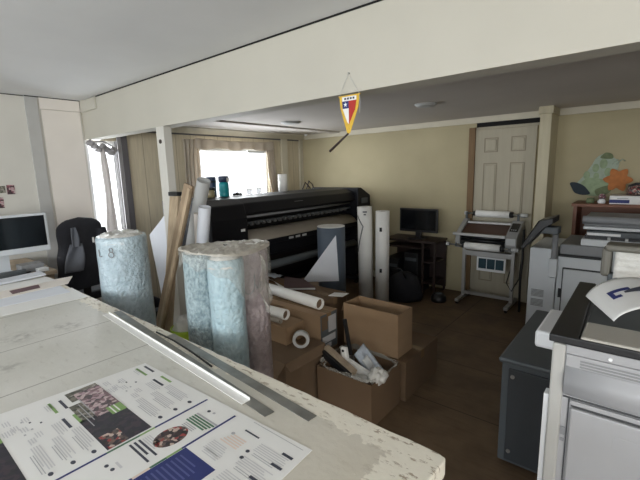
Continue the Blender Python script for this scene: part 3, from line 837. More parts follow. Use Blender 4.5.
MB().grid(lambda u, v: (-1.452 + .10 * u + .03 * v + .01 * math.sin(v * 9), 1.30 - .12 * u + .02 * math.sin(u * 9 + v * 5), 1.20 - .26 * v - .05 * u), 14, 18).build('loose_tail', 'film', t)

# ------------------------------------------------------------------ things leaning by the post
def plank(label, p0, p1, w, t_, m, side=(0, 1, 0), name='wooden_plank'):
    o = MB().beam(p0, p1, w, t_, side).build(name, m, bevel=.002)
    return tag(o, label, 'plank', 'planks leaning by the white post')
plank('pale pine plank with dark top leaning nearest the white post', (-2.63, 1.31, .012), (-2.705, 1.575, 1.39), .115, .02, 'wood')
plank('tall brown plank leaning right of the pale pine plank', (-2.775, 1.26, .012), (-2.385, 1.50, 1.48), .095, .02, 'wood2')
plank('narrow pale batten leaning along the tall brown plank', (-2.715, 1.225, .012), (-2.325, 1.465, 1.455), .03, .02, 'wood')
tag(MB().box(-2.765, -2.645, 1.555, 1.60, 1.393, 1.423).build('dark_clamp', 'black_pl', bevel=.004), 'small dark clip on top of pale pine plank', 'clip')
def tubeobj(name, label, p0, p1, r, m, inner=None, cat='roll', group=None):
    t = thing(name, label, cat, p0, group)
    p0, p1 = Vector(p0), Vector(p1)
    MB().pipe(p0, p1, r, r * .86, 32).build('rolled_sheet', m, t)
    d = (p1 - p0).normalized()
    MB().cyl(p0 + d * .02, p1 - d * .02, r * .84, n=24).build('inner_core', inner or 'pale_grey', t)
    return t
tubeobj('paper_roll', 'white paper tube leaning in front of the printer end', (-2.70, 1.62, .01), (-2.345, 1.58, 1.325), .042, 'paper_cool')
tubeobj('film_roll', 'tall pale grey film roll leaning behind the planks', (-3.40, 1.86, .03), (-2.575, 1.745, 1.50), .05, 'pale_grey')
tubeobj('paper_roll', 'thin cream paper tube leaning beside the white paper tube', (-2.80, 1.75, .01), (-2.575, 1.67, 1.26), .028, 'cream_panel')
t = thing('plastic_sheet', 'pale blue plastic sheet with slanted corner leaning left of planks', 'sheet', (-3.7, 1.945, 0))
MB().prism([(-3.73, 1.945, .003), (-3.78, 1.945, .40), (-3.89, 1.945, .95), (-3.56, 1.945, 1.165), (-3.585, 1.945, .40), (-3.60, 1.945, .003)], (0, .006, 0)).build('sheet_body', 'paper_cool', t)
t = thing('plastic_crate', 'black plastic crate on floor left of the white post', 'crate', (-3.72, 1.88, 0))
b = MB(); x0, x1, y0, y1, hh = -3.95, -3.52, 1.70, 1.93, .30
b.box(x0, x1, y0, y0 + .012, 0, hh).box(x0, x1, y1 - .012, y1, 0, hh).box(x0, x0 + .012, y0 + .012, y1 - .012, 0, hh).box(x1 - .012, x1, y0 + .012, y1 - .012, 0, hh).box(x0 + .012, x1 - .012, y0 + .012, y1 - .012, 0, .012)
b.build('crate_body', 'black_pl', t)
MB().box(x0 - .008, x1 + .008, y0 - .008, y0, hh - .03, hh).box(x1, x1 + .008, y0, y1, hh - .03, hh).build('rim', 'dark_grey', t)
t = thing('waste_bin', 'lime green bin lined with a white plastic bag', 'bin', (-2.34, 1.36, 0))
MB().lathe([(.075, 0), (.098, .50), (.104, .515), (.104, .53), (.095, .53), (.070, .02), (.002, .02)], (-2.34, 1.36, 0), 36).build('bin_body', 'lime', t)
def bag(u, v):
    a = u * 2 * PI; k = 1 - v
    rr = .088 * (k ** .5) * (1 + .12 * math.sin(5 * a + v * 5) * k) + .002
    return (-2.34 + rr * math.cos(a), 1.36 + rr * math.sin(a), .50 + .105 * math.sin(v * PI / 2) + .02 * mnoise.noise((math.cos(a) * 3, math.sin(a) * 3, v * 4)))
MB().grid(bag, 40, 14).build('bag_liner', 'film_white', t)

# ------------------------------------------------------------------ wide format printer under the back window
PY0, PY1 = 2.06, 4.68
t = thing('wide_format_printer', 'long black wide format printer under the back window', 'printer', (-3.4, 3.3, 0))
hood_p = [(-3.78, 1.13), (-3.78, 1.29), (-3.45, 1.305), (-3.16, 1.295), (-3.06, 1.25), (-3.02, 1.15), (-3.06, 1.13)]
MB().prism([(x, PY0 + .42, z) for x, z in hood_p], (0, PY1 - .30 - PY0 - .42, 0)).build('top_cover', 'black_printer', t, bevel=.01)
endp = [(-3.80, .80), (-3.80, 1.295), (-3.44, 1.31), (-3.14, 1.30), (-3.02, 1.25), (-2.98, 1.12), (-2.98, .88), (-3.06, .80)]
MB().prism([(x, PY0, z) for x, z in endp], (0, .42, 0)).build('end_cabinet', 'black_printer', t, bevel=.012)
rp = [(PY1 - .30, 1.31), (PY1 - .22, 1.31), (PY1, 1.20), (PY1, .82), (PY1 - .30, .80)]
ep = MB().prism([(-3.80, y, z) for y, z in rp], (.82, 0, 0)).build('end_cabinet', 'black_printer', t, bevel=.012)
MB().box(-2.98, -2.972, PY1 - .22, PY1 - .08, 1.10, 1.17).build('key_panel', 'dark_grey', ep)
MB().box(-2.985, -2.976, PY0 + .33, PY0 + .38, .99, 1.015).build('badge', 'white_pl', t)
MB().box(-3.78, -3.30, PY0 + .42, PY1 - .30, .86, 1.13).build('inner_bay', 'dark', t)
MB().cyl((-3.12, PY0 + .43, 1.105), (-3.12, PY1 - .31, 1.105), .014, n=16).build('guide_rail', 'copier_grey', t)
MB().box(-3.20, -3.10, PY0 + .43, PY1 - .31, 1.035, 1.055).build('pinch_rail', 'dark_grey', t)
for k in range(22):
    y = PY0 + .50 + k * .081
    MB().cyl((-3.11, y - .016, 1.035), (-3.11, y + .016, 1.035), .022, n=14).build('pinch_roller', 'pinch', t)
def apron(u, v):
    y = PY0 + .44 + u * (PY1 - PY0 - .76)
    a = v * 1.35
    return (-3.22 + .20 * math.sin(a) + .03, y, .962 - .11 * (1 - math.cos(a)) * 1.15)
MB().grid(apron, 4, 14, thick=(0, 0, -.004)).build('grey_media', 'grey_media', t)
MB().box(-3.30, -3.02, PY0 + .42, PY1 - .30, .80, .855).build('platen_base', 'black_printer', t, bevel=.008)
for k in range(3): MB().box(-3.02, -3.016, PY0 + 1.02 + .11 * k, PY0 + 1.09 + .11 * k, .815, .838).build('label_sticker', 'pale_grey', t)
MB().box(-3.72, -3.14, PY0 + .05, PY1 - .05, .66, .80).build('lower_body', 'black_printer', t, bevel=.01)
MB().cyl((-3.04, PY0 + .20, .57), (-3.04, PY1 - .15, .57), .045).build('take_up_tube', 'dark_grey', t)
for y in (PY0 + .20, PY1 - .30):
    q_ = MB().box(-3.52, -3.38, y - .05, y + .05, .06, .66).build('leg', 'black_printer', t, bevel=.006)
    MB().box(-3.82, -2.96, y - .035, y + .035, .05, .10).build('foot', 'black_printer', q_, bevel=.006)
    for x in (-3.76, -3.02): MB().cyl((x, y - .02, .025), (x, y + .02, .025), .025, n=16).build('caster', 'cable', q_)
    MB().box(-3.14, -3.00, y - .02, y + .02, .55, .68).build('tube_arm', 'black_printer', t)
MB().grid(lambda u, v: (-3.16 - .30 * math.sin(v * PI / 2), PY0 + .22 + u * (PY1 - PY0 - .40), .66 - .52 * v), 4, 12, thick=(-.004, 0, 0)).build('catch_cloth', 'black_printer', t)
MB().box(-3.50, -3.40, PY0 + .20, PY1 - .30, .18, .24).build('cross_bar', 'black_printer', t)
MB().box(-3.055, -3.046, 3.22, 3.36, 1.205, 1.219).build('maker_badge', 'copier_grey', t)

MB().box(-3.70, -3.06, PY1 - .27, PY1 - .05, .10, .80).build('end_stand', 'black_printer', t, bevel=.008)
# things on top of the printer
PT = 1.306
t = thing('water_bottle', 'teal bottle with dark navy cap on printer top left', 'bottle', (-3.46, 2.58, PT))
MB().lathe([(.002, 0), (.050, 0), (.052, .01), (.052, .045), (.049, .05), (.052, .055), (.052, .09), (.049, .095), (.052, .10), (.05, .135), (.04, .15), (.002, .15)], (-3.46, 2.585, PT), 28).build('bottle_body', 'teal', t)
MB().lathe([(.002, .15), (.053, .15), (.053, .20), (.048, .212), (.002, .214)], (-3.46, 2.585, PT), 28).build('cap', 'navy_item', t)
q_ = MB().box(-3.412, -3.405, 2.585, 2.615, PT + .155, PT + .195).build('paper_tag', 'paper', t)
t = thing('navy_canister', 'dark navy canister standing left of the teal bottle', 'canister', (-3.56, 2.53, PT - .004))
MB().lathe([(.002, 0), (.048, 0), (.05, .01), (.05, .20), (.046, .21), (.002, .212)], (-3.58, 2.515, PT - .004), 24).build('canister_body', 'navy_item', t)
MB().lathe([(.051, .15), (.052, .152), (.052, .17), (.051, .172)], (-3.58, 2.515, PT - .004), 24).build('band', 'black_pl', t)
t = thing('glass_jar', 'small glass jar with black lid on printer top left end', 'jar', (-3.44, 2.40, PT))
MB().lathe([(.002, 0), (.043, 0), (.047, .01), (.047, .06), (.04, .075), (.04, .08)], (-3.44, 2.40, PT), 24).build('jar_body', 'glassjar', t)
MB().lathe([(.002, .003), (.038, .003), (.038, .045), (.002, .045)], (-3.44, 2.40, PT), 20).build('contents', 'desk_wood', t)
MB().lathe([(.002, .078), (.05, .078), (.05, .10), (.002, .102)], (-3.44, 2.40, PT), 24).build('lid', 'black_pl', t)
for k, (y, x, h, lab) in enumerate(((2.96, -3.50, .063, 'frosted plastic cup on printer top, left of pair'), (3.09, -3.48, .070, 'frosted plastic cup on printer top, right of pair'))):
    z0 = PT - .003
    t = thing('plastic_cup', lab, 'cup', (x, y, z0), 'cups on the printer')
    MB().lathe([(.026, 0), (.034, h), (.036, h), (.036, h + .004), (.032, h + .002), (.024, .003), (.001, .003)], (x, y, z0), 24).build('cup_body', 'cup', t)
    MB().lathe([(.034, h - .012), (.037, h - .011), (.037, h - .004), (.034, h - .003)], (x, y, z0), 24).build('rim', 'cup', t)
tag(MB().lathe([(.02, 0), (.056, 0), (.056, .215), (.02, .215), (.02, 0)], (-3.50, 3.50, PT - .003), 28).build('white_tube', 'white_roll'), 'short white tube standing on printer top before the wall', 'tube')
b = MB()
for (y, r_) in ((2.70, .018), (2.74, .022), (2.785, .016)):
    b = MB().lathe([(.002, 0), (r_, .002), (r_ * 1.1, r_ * .8), (r_ * .6, r_ * 1.5), (.002, r_ * 1.6)], (-3.44, y, PT), 14)
    o = b.build('ink_cap', 'black_pl'); tag(o, 'small black cap lying right of the teal bottle', 'cap', 'black caps beside the bottle')
t = thing('wire_stand', 'brown bent wire stand at right end of printer top', 'stand', (-3.5, 3.96, PT))
MB().tube([(-3.50, 3.86, PT + .008), (-3.50, 3.92, PT + .095), (-3.50, 3.97, PT + .05), (-3.50, 4.02, PT + .008)], .008, 8).build('wire_loop', 'wood_dark', t)
MB().tube([(-3.50, 3.94, PT + .008), (-3.50, 3.99, PT + .11), (-3.50, 4.06, PT + .06), (-3.50, 4.08, PT + .008)], .008, 8).build('wire_loop', 'wood_dark', t)

# ------------------------------------------------------------------ standing rolls in the middle of the back room
def standing(name, label, x, y, r, h, m, lean=0.0, core='card_shaded'):
    t = thing(name, label, 'roll', (x, y, 0))
    p0, p1 = Vector((x, y, .0)), Vector((x + lean, y, h))
    MB().pipe(p0, p1, r, r * .55, 40).build('rolled_vinyl', m, t)
    MB().pipe(p0 + Vector((0, 0, .001)), p1 - Vector((0, 0, .004)), r * .54, r * .46, 28).build('core_tube', core, t)
    return t
a = standing('vinyl_roll', 'tall white vinyl roll with grey arrow mark by the printer', -2.485, 3.80, .084, 1.128, 'white_roll', -.012)
def on_cyl(t, x, y, r, z, az, dw, dz, m, name, z_list=None):
    MB().grid(lambda u, v: (x + (r + .0015) * math.cos(az + (u - .5) * dw), y + (r + .0015) * math.sin(az + (u - .5) * dw), z - dz / 2 + dz * v), 8, 2, thick=(.0006 * math.cos(az), .0006 * math.sin(az), 0)).build(name, m, t)
azc = math.atan2(-3.8, 2.485)
for k, zz in enumerate((1.075, 1.045)): on_cyl(a, -2.495, 3.80, .084, zz, azc, .55 - .25 * k, .013, 'ink', 'printed_mark')
# arrow-shaped crease line: two thin strips meeting at the right
def strip_on(x, y, r, pts, w, t, m, name):
    P = []
    for (az, z) in pts: P.append((x + (r + .001) * math.cos(az), y + (r + .001) * math.sin(az), z))
    MB().tube(P, w, 6).build(name, m, t)
seg = [(azc - 1.15 + .9 * k / 8, 1.03 - .12 * k / 8) for k in range(9)] + [(azc - .25 - .9 * k / 10, .91 - .30 * k / 10) for k in range(1, 11)]
strip_on(-2.495, 3.80, .084, seg, .007, a, 'copier_grey', 'arrow_mark')
bR = standing('vinyl_roll', 'shorter white vinyl roll with two dark tabs, beside the taller', -2.285, 3.83, .078, 1.085, 'white_roll', .006)
for zz in (.885, .415): on_cyl(bR, -2.283, 3.83, .078, zz, azc - .25, .35, .045, 'black_pl', 'dark_tab')
g = standing('vinyl_roll', 'thick slate grey vinyl roll behind the white triangle', -2.60, 3.30, .150, .955, 'grey_vinyl', 0, 'white_roll')
MB().pipe((-2.60, 3.30, .953), (-2.60, 3.30, .962), .149, .03, 40).build('white_end', 'paper', g)
# white triangle of paper stuck to the grey roll
o = MB().prism([(-2.463, 3.207, .886), (-2.754, 2.978, .389), (-2.446, 3.221, .393)], (.0012, -.0016, 0)).build('paper_triangle', 'paper_cool')
tag(o, 'white triangular paper offcut stuck on the slate grey roll', 'paper')

# ------------------------------------------------------------------ cartons
def carton(name, label, x0, x1, y0, y1, z0, z1, m, opened=False, flaps=(), tape=True, group='cardboard cartons'):
    t = thing(name, label, 'box', ((x0 + x1) / 2, (y0 + y1) / 2, z0), group)
    w = .006
    b = MB()
    b.box(x0, x1, y0, y0 + w, z0, z1).box(x0, x1, y1 - w, y1, z0, z1).box(x0, x0 + w, y0 + w, y1 - w, z0, z1).box(x1 - w, x1, y0 + w, y1 - w, z0, z1)
    b.box(x0 + w, x1 - w, y0 + w, y1 - w, z0, z0 + w)
    if not opened: b.box(x0 + w, x1 - w, y0 + w, y1 - w, z1 - w, z1)
    b.build('carton_walls', m, t)
    if tape and not opened:
        yc = (y0 + y1) / 2
        MB().box(x0 + .002, x1 - .002, yc - .025, yc + .025, z1, z1 + .0006).box(x1, x1 + .0006, yc - .025, yc + .025, z1 - .06, z1).build('tape_strip', 'tape', t)
    for (side, L, ang) in flaps:
        b = MB(); c, s_ = math.cos(ang) * L, math.sin(ang) * L
        if side == 'n': pts = [(x0, y1, z1), (x1, y1, z1), (x1 - .01, y1 + c, z1 + s_), (x0 + .01, y1 + c, z1 + s_)]; off = (0, 0, -.005)
        if side == 's': pts = [(x0, y0, z1), (x1, y0, z1), (x1 - .01, y0 - c, z1 + s_), (x0 + .01, y0 - c, z1 + s_)]; off = (0, 0, -.005)
        if side == 'e': pts = [(x1, y0, z1), (x1, y1, z1), (x1 + c, y1 - .01, z1 + s_), (x1 + c, y0 + .01, z1 + s_)]; off = (0, 0, -.005)
        if side == 'w': pts = [(x0, y0, z1), (x0, y1, z1), (x0 - c, y1 - .01, z1 + s_), (x0 - c, y0 + .01, z1 + s_)]; off = (0, 0, -.005)
        b.prism(pts, off).build('flap', m, t)
    return t
tb = carton('carton', 'open carton full of tools and plastic scraps beside the table', -1.585, -1.165, 1.83, 2.18, 0, .285, 'card_shaded', True)
def crk(u, v):
    a = u * 2 * PI
    sx, sy = .205, .17
    px = max(-1, min(1, 1.25 * math.cos(a))) * sx; py = max(-1, min(1, 1.25 * math.sin(a))) * sy
    k = 1.0 + .05 * v
    return (-1.375 + px * k + .006 * math.sin(a * 11), 2.005 + py * k, .275 + .035 * v + .022 * mnoise.noise((math.cos(a) * 3, math.sin(a) * 3, v)) )
MB().grid(crk, 96, 4).build('crumpled_rim_film', 'film', tb)
carton('carton', 'closed low carton under the tall open carton', -1.64, -1.14, 2.215, 2.72, 0, .28, 'card_shaded')
carton('carton', 'open tall carton with plain front standing on the low carton', -1.652, -1.205, 2.225, 2.43, .283, .592, 'card', True, (('w', .07, -1.2),))
cA = carton('carton', 'carton with grey printed end holding up the white paper roll', -2.30, -1.69, 2.00, 2.195, .272, .548, 'card', False, (), True)
for (y0, y1, z0, z1) in ((2.015, 2.08, .43, .53), (2.09, 2.18, .40, .52), (2.02, 2.17, .33, .38), (2.04, 2.12, .29, .32)):
    MB().box(-1.69, -1.6893, y0, y1, z0, z1).build('printed_block', 'card3' if z0 > .42 else 'ink_mid', cA)
MB().box(-1.69, -1.6895, 2.003, 2.192, .275, .545).build('printed_end', 'dark_grey', cA)
carton('carton', 'dull carton at floor under the carton with printed end', -2.30, -1.69, 2.00, 2.195, 0, .27, 'card3')
carton('carton', 'wide closed carton behind with dark red folder on top', -2.75, -1.845, 2.225, 2.53, 0, .56, 'card_shaded')
carton('carton', 'dull brown carton with loose flaps close behind the table edge', -2.12, -1.625, 1.58, 1.965, 0, .385, 'card3', False, (('e', .06, -1.0), ('s', .12, -.75)), False)
cB = carton('carton', 'small flat carton beside the ring of tape', -2.14, -1.80, 1.77, 1.955, .387, .51, 'card', False, (), False)
t = thing('tape_roll', 'white ring of wide tape standing by the small flat carton', 'tape', (-1.66, 1.80, .387))
d = Vector((.62, -.78, 0)).normalized(); c0 = Vector((-1.705, 1.815, .444))
MB().pipe(c0 - d * .022, c0 + d * .022, .056, .036, 36).build('tape_winding', 'pale_grey', t)
MB().pipe(c0 - d * .022, c0 + d * .022, .036, .033, 36).build('card_core', 'card3', t)
tubeobj('paper_roll', 'long white paper roll lying across the printed end carton', (-2.48, 2.165, .594), (-1.77, 2.10, .594), .042, 'white_roll', 'card3')
tubeobj('paper_roll', 'short white paper roll lying on the small flat carton', (-2.22, 1.865, .550), (-1.90, 1.88, .550), .038, 'white_roll', 'card3')
tubeobj('grey_tube', 'short grey tube lying in front of the short white roll', (-2.20, 1.795, .531), (-1.88, 1.805, .531), .018, 'grey_media', 'card3', 'tube')
t = thing('folder', 'dark wine red folder lying on the wide closed carton', 'folder', (-2.36, 2.50, .561))
MB().prism([(-2.55, 2.52, .562), (-2.34, 2.555, .562), (-2.08, 2.42, .562), (-2.30, 2.26, .562)], (0, 0, .004)).prism([(-2.55, 2.52, .582), (-2.34, 2.555, .582), (-2.08, 2.42, .582), (-2.30, 2.26, .582)], (0, 0, .004)).build('cover', 'wine', t)
MB().prism([(-2.54, 2.518, .566), (-2.345, 2.55, .566), (-2.09, 2.42, .566), (-2.30, 2.268, .566)], (0, 0, .016)).build('pages', 'pale_grey', t)
tag(MB().grid(lambda u, v: (-2.70 + .36 * u, 2.40 - .13 * u + .05 * v, .563 + .035 * math.sin(u * PI) * (1 - v)), 16, 4, thick=(0, 0, .001)).build('curled_sheet', 'paper'), 'curled white sheet in front of the dark red folder', 'paper')
tag(MB().grid(lambda u, v: (-2.74 + .16 * u, 2.44 + .10 * v, .566 + .02 * mnoise.noise((u * 3, v * 3, 2)) + .02), 14, 8, thick=(0, 0, .002)).build('plastic_sleeve', 'silver'), 'crumpled pale plastic sleeve behind the bundled rolls', 'plastic')
tag(MB().prism([(-1.90, 2.36, .5615), (-1.79, 2.40, .5615), (-1.80, 2.50, .5615), (-1.91, 2.45, .5615)], (0, 0, .004)).build('paper_scrap', 'paper'), 'small white scrap at right corner of wide carton', 'paper')

# tools in the open carton
def tool(name, label, cat='tool'):
    return thing(name, label, cat, (-1.4, 2.0, .03), 'tools in the open carton')
t = tool('squeegee_bar', 'long beige bar with black edge lying across open carton', 'bar')
MB().beam((-1.60, 1.95, .365), (-1.33, 1.90, .285), .038, .03, (0, 0, 1)).build('bar_body', 'desk_wood', t, bevel=.003)
MB().beam((-1.60, 1.915, .335), (-1.35, 1.875, .262), .02, .045, (0, 0, 1)).build('rubber_edge', 'black_pl', t)
t = tool('scraper', 'scraper with long black handle sticking up from open carton')
MB().beam((-1.475, 2.06, .30), (-1.53, 2.07, .545), .026, .02, (0, 1, 0)).build('handle', 'black_pl', t, bevel=.005)
MB().beam((-1.475, 2.06, .30), (-1.45, 2.055, .10), .05, .006, (0, 1, 0)).build('blade', 'steel', t)
t = tool('bracket', 'small white plastic bracket left of the black handle', 'bracket')
MB().beam((-1.56, 2.02, .18), (-1.505, 2.02, .335), .028, .02, (0, 1, 0)).beam((-1.505, 2.02, .335), (-1.53, 2.02, .365), .022, .02, (0, 1, 0)).build('arm', 'copier_beige', t, bevel=.003)
MB().cyl((-1.505, 2.005, .335), (-1.505, 2.035, .335), .02, n=16).build('joint', 'copier_beige', t)
t = tool('hand_grip', 'white angular grip tool in middle of open carton')
MB().beam((-1.475, 1.985, .385), (-1.455, 1.985, .26), .042, .028, (0, 1, 0)).beam((-1.465, 1.985, .295), (-1.26, 1.965, .255), .050, .03, (0, 1, 0)).build('grip_body', 'white_roll', t, bevel=.005)
MB().cyl((-1.474, 1.972, .365), (-1.474, 1.968, .365), .009, n=14).build('screw', 'dark', t)
t = tool('foil_packet', 'crinkled silver blue packet leaning at right of open carton', 'packet')
MB().grid(lambda u, v: (-1.42 + .20 * u + .04 * v, 2.08 - .03 * u - .05 * (1 - v), .405 - .15 * u - .075 * (1 - v) + .008 * mnoise.noise((u * 6, v * 6, 1))), 14, 10, thick=(.002, -.012, .004)).build('packet_body', 'silver', t)
MB().grid(lambda u, v: (-1.35 + .07 * u + .02 * v, 2.040 - .012 * u - .03 * (1 - v), .352 - .055 * u - .04 * (1 - v) + .004), 6, 5, thick=(.001, -.004, .002)).build('blue_label', 'pale_grey', t)
def crum(u, v):
    a = u * 2 * PI; b_ = (v - .5) * PI
    r_ = .055 * (1 + .45 * mnoise.noise((math.cos(a) * math.cos(b_) * 2.3, math.sin(a) * math.cos(b_) * 2.3, math.sin(b_) * 2.3)))
    return (-1.185 + r_ * 1.0 * math.cos(a) * math.cos(b_), 1.93 + r_ * math.sin(a) * math.cos(b_), .295 + r_ * .9 * math.sin(b_))
tag(MB().grid(crum, 28, 16).build('crumpled_bag', 'film_white'), 'crumpled white plastic bag on right rim of open carton', 'bag')
tag(MB().grid(lambda u, v: (-1.40 + .18 * u, 1.87 + .10 * v, .245 + .02 * mnoise.noise((u * 4, v * 4, 9)) + .02 * u), 18, 10, thick=(0, 0, .003)).build('plastic_scrap', 'film_white'), 'loose clear plastic scrap at front of open carton', 'plastic')
tag(MB().box(-1.56, -1.19, 1.86, 2.15, .02, .15).build('packing_board', 'card3'), 'brown board filling the bottom of open carton', 'board')

# ------------------------------------------------------------------ pennant on the beam
t = thing('pennant', 'small flag pennant with gold fringe hanging on the white beam', 'pennant', (-1.14, 1.60, 1.72))
def pen(x0, x1, zt, zb, y, m, name, cut=None):
    xm = (x0 + x1) / 2 - .006
    return MB().prism([(x0, y, zt), (x1, y, zt), (x1 - .006, y, zt - .055), (xm + .008, y, zb), (xm - .008, y, zb), (x0 + .006, y, zt - .055)], (0, .0015, 0)).build(name, m, t)
pen(-1.196, -1.080, 1.895, 1.722, 1.606, 'yellow', 'fringe')
MB().prism([(-1.178, 1.604, 1.892), (-1.096, 1.604, 1.892), (-1.096, 1.604, 1.872), (-1.178, 1.604, 1.872)], (0, .0015, 0)).build('heading_band', 'paper', t)
for k in range(4): MB().box(-1.165 + .016 * k, -1.154 + .016 * k, 1.6034, 1.604, 1.878, 1.887).build('heading_letter', 'ink', t)
MB().prism([(-1.140, 1.604, 1.872), (-1.096, 1.604, 1.872), (-1.105, 1.604, 1.83), (-1.140, 1.604, 1.765)], (0, .0015, 0)).build('red_field', 'red', t)
MB().prism([(-1.176, 1.604, 1.838), (-1.140, 1.604, 1.838), (-1.140, 1.604, 1.765), (-1.150, 1.604, 1.775)], (0, .0015, 0)).build('white_field', 'paper', t)
MB().prism([(-1.178, 1.604, 1.872), (-1.140, 1.604, 1.872), (-1.140, 1.604, 1.838), (-1.176, 1.604, 1.838)], (0, .0015, 0)).build('blue_canton', 'navy', t)
star = []
for k in range(10):
    a = PI / 2 + k * PI / 5; r_ = .012 if k % 2 == 0 else .0048
    star.append((-1.159 + r_ * math.cos(a), 1.6036, 1.856 + r_ * math.sin(a)))
MB().prism(star, (0, .0004, 0)).build('white_star', 'white_pl', t)
MB().cyl((-1.20, 1.607, 1.896), (-1.076, 1.607, 1.896), .003, n=8).build('hanging_rod', 'yellow', t)
MB().tube([(-1.196, 1.607, 1.897), (-1.145, 1.612, 1.995), (-1.08, 1.607, 1.897)], .0011, 6).build('string', 'pale_grey', t)
MB().tube([(-1.082, 1.607, 1.895), (-1.076, 1.606, 1.86), (-1.080, 1.606, 1.81)], .0014, 6).build('side_cord', 'pale_grey', t)
tag(MB().cyl((-1.146, 1.6065, 1.722), (-1.262, 1.6065, 1.644), .0045, .0065, 12).build('dark_stick', 'wood_dark'), 'dark thin stick hanging from tip of the flag pennant', 'stick')
tag(MB().cyl((-1.145, BY0 + .004, 1.997), (-1.145, BY0 - .012, 1.999), .003, n=8).build('nail', 'steel'), 'nail in the white beam holding the flag pennant', 'nail')

# ------------------------------------------------------------------ computer desk by the far wall
t = thing('computer_desk', 'dark low computer desk against the beige far wall', 'desk', (-2.22, 4.6, 0))
MB().box(-2.60, -1.90, 4.40, 4.77, .645, .675).build('desk_top', 'wood_dark', t, bevel=.003)
for x in (-2.585, -2.08, -1.93): MB().box(x, x + .025, 4.42, 4.44, 0, .645).box(x, x + .025, 4.73, 4.75, 0, .645).build('leg', 'wood_dark', t)
for z in (.14, .40): MB().box(-2.055, -1.931, 4.42, 4.75, z, z + .02).build('shelf', 'wood_dark', t)
MB().box(-2.56, -1.90, 4.745, 4.755, .05, .63).build('back_panel', 'wood_dark', t)
MB().box(-2.56, -2.085, 4.36, 4.70, .575, .592).build('keyboard_tray', 'wood_dark', t)
t = thing('monitor', 'black flat monitor on the dark desk by the far wall', 'monitor', (-2.22, 4.56, .675))
MB().box(-2.450, -1.940, 4.545, 4.575, .755, 1.05).build('casing', 'black_pl', t, bevel=.006)
MB().box(-2.427, -1.963, 4.5445, 4.546, .785, 1.03).build('screen', 'glass_dark', t)
MB().box(-2.235, -2.155, 4.56, 4.58, .68, .80).build('neck', 'black_pl', t)
MB().lathe([(.002, 0), (.12, 0), (.12, .008), (.05, .014), (.002, .014)], (-2.22, 4.57, .675), 28).build('foot', 'black_pl', t)
t = thing('computer_tower', 'narrow black computer tower at left end under the far desk', 'computer', (-2.42, 4.5, 0))
MB().box(-2.53, -2.33, 4.30, 4.70, .005, .44).build('tower_case', 'black_pl', t, bevel=.006)
MB().box(-2.51, -2.35, 4.297, 4.301, .33, .37).build('drive_bay', 'dark_grey', t)
t = thing('duffel_bag', 'black bag slumped on floor in front of the far desk', 'bag', (-2.18, 4.12, 0))
MB().lathe([(.002, 0), (.17, 0), (.19, .05), (.18, .16), (.14, .27), (.06, .33), (.002, .34)], (-2.16, 4.14, 0), 36, fn=lambda a, z: 1 + .12 * math.sin(2 * a + .5) + .05 * math.sin(5 * a + z * 14)).build('bag_body', 'jacket', t)
MB().tube([(-2.30, 4.02, .27), (-2.25, 4.00, .38), (-2.15, 4.02, .40), (-2.10, 4.06, .28)], .012, 8).build('handle', 'black_pl', t)
t = thing('computer_tower', 'wide black computer tower right of the other under the far desk', 'computer', (-2.2, 4.5, 0))
MB().box(-2.29, -2.10, 4.36, 4.70, .005, .52).build('tower_case', 'black_pl', t, bevel=.006)
MB().box(-2.27, -2.12, 4.357, 4.361, .42, .46).build('drive_bay', 'dark_grey', t)
t = thing('floor_speaker', 'small black speaker on floor right of the far desk', 'speaker', (-1.88, 4.28, 0))
MB().lathe([(.002, 0), (.085, 0), (.09, .02), (.085, .06), (.05, .09), (.002, .095)], (-1.80, 4.30, 0), 24).build('speaker_body', 'black_pl', t)
MB().lathe([(.03, .083), (.045, .092), (.03, .094), (.002, .09)], (-1.80, 4.30, .004), 24).build('speaker_cone', 'dark_grey', t)

# ------------------------------------------------------------------ laminator on its stand
LX0, LX1, LY0, LY1 = -1.640, -1.025, 4.34, 4.66
t = thing('laminator', 'roll laminator on a pale metal stand before the six panel door', 'laminator', (-1.33, 4.5, 0))
for x in (LX0 + .03, LX1 - .06):
    q_ = MB().box(x, x + .034, 4.50, 4.534, .03, .66).build('leg', 'alu', t)
    MB().box(x - .003, x + .037, 4.31, 4.73, .03, .06).build('foot_bar', 'alu', q_)
    for y in (4.33, 4.71): MB().cyl((x + .005, y, .016), (x + .03, y, .016), .016, n=14).build('caster', 'cable', q_)
MB().box(LX0 + .064, LX1 - .06, 4.505, 4.53, .545, .60).build('cross_rail', 'alu', t)
MB().box(LX0 + .064, LX1 - .06, 4.505, 4.53, .08, .115).build('cross_rail', 'alu', t)
MB().box(LX0 + .02, LX1 - .02, LY0 + .05, LY1, .66, .70).build('base_plate', 'dark_grey', t)
side = [(LY0 + .02, .655), (LY0, .72), (LY0, .80), (LY0 + .06, .85), (LY1 - .06, .955), (LY1, .95), (LY1, .655)]
MB().prism([(LX0, y, z) for y, z in side], (.05, 0, 0)).build('side_plate', 'lam_grey', t, bevel=.004)
sp = MB().prism([(LX1 - .09, y, z) for y, z in side], (.11, 0, 0)).build('side_plate', 'lam_grey', t, bevel=.004)
MB().prism([(LX1 - .08, LY0 - .002, .73), (LX1 + .01, LY0 - .002, .73), (LX1 + .01, LY0 - .002, .80), (LX1 - .08, LY0 - .002, .80)], (0, .004, 0)).build('front_cover', 'pale_grey', sp)
kp = MB().prism([(LX1 - .075, LY0 + .085, .863), (LX1 + .005, LY0 + .085, .863), (LX1 + .005, LY0 + .22, .929), (LX1 - .075, LY0 + .22, .929)], (0, -.004, .006)).build('control_panel', 'glass_dark', sp)
for k in range(3): MB().obox((LX1 - .055 + .02 * k, LY0 + .10, .879), (.01, .01, .006), (.46, 0, 0)).build('button', 'pale_grey', kp)
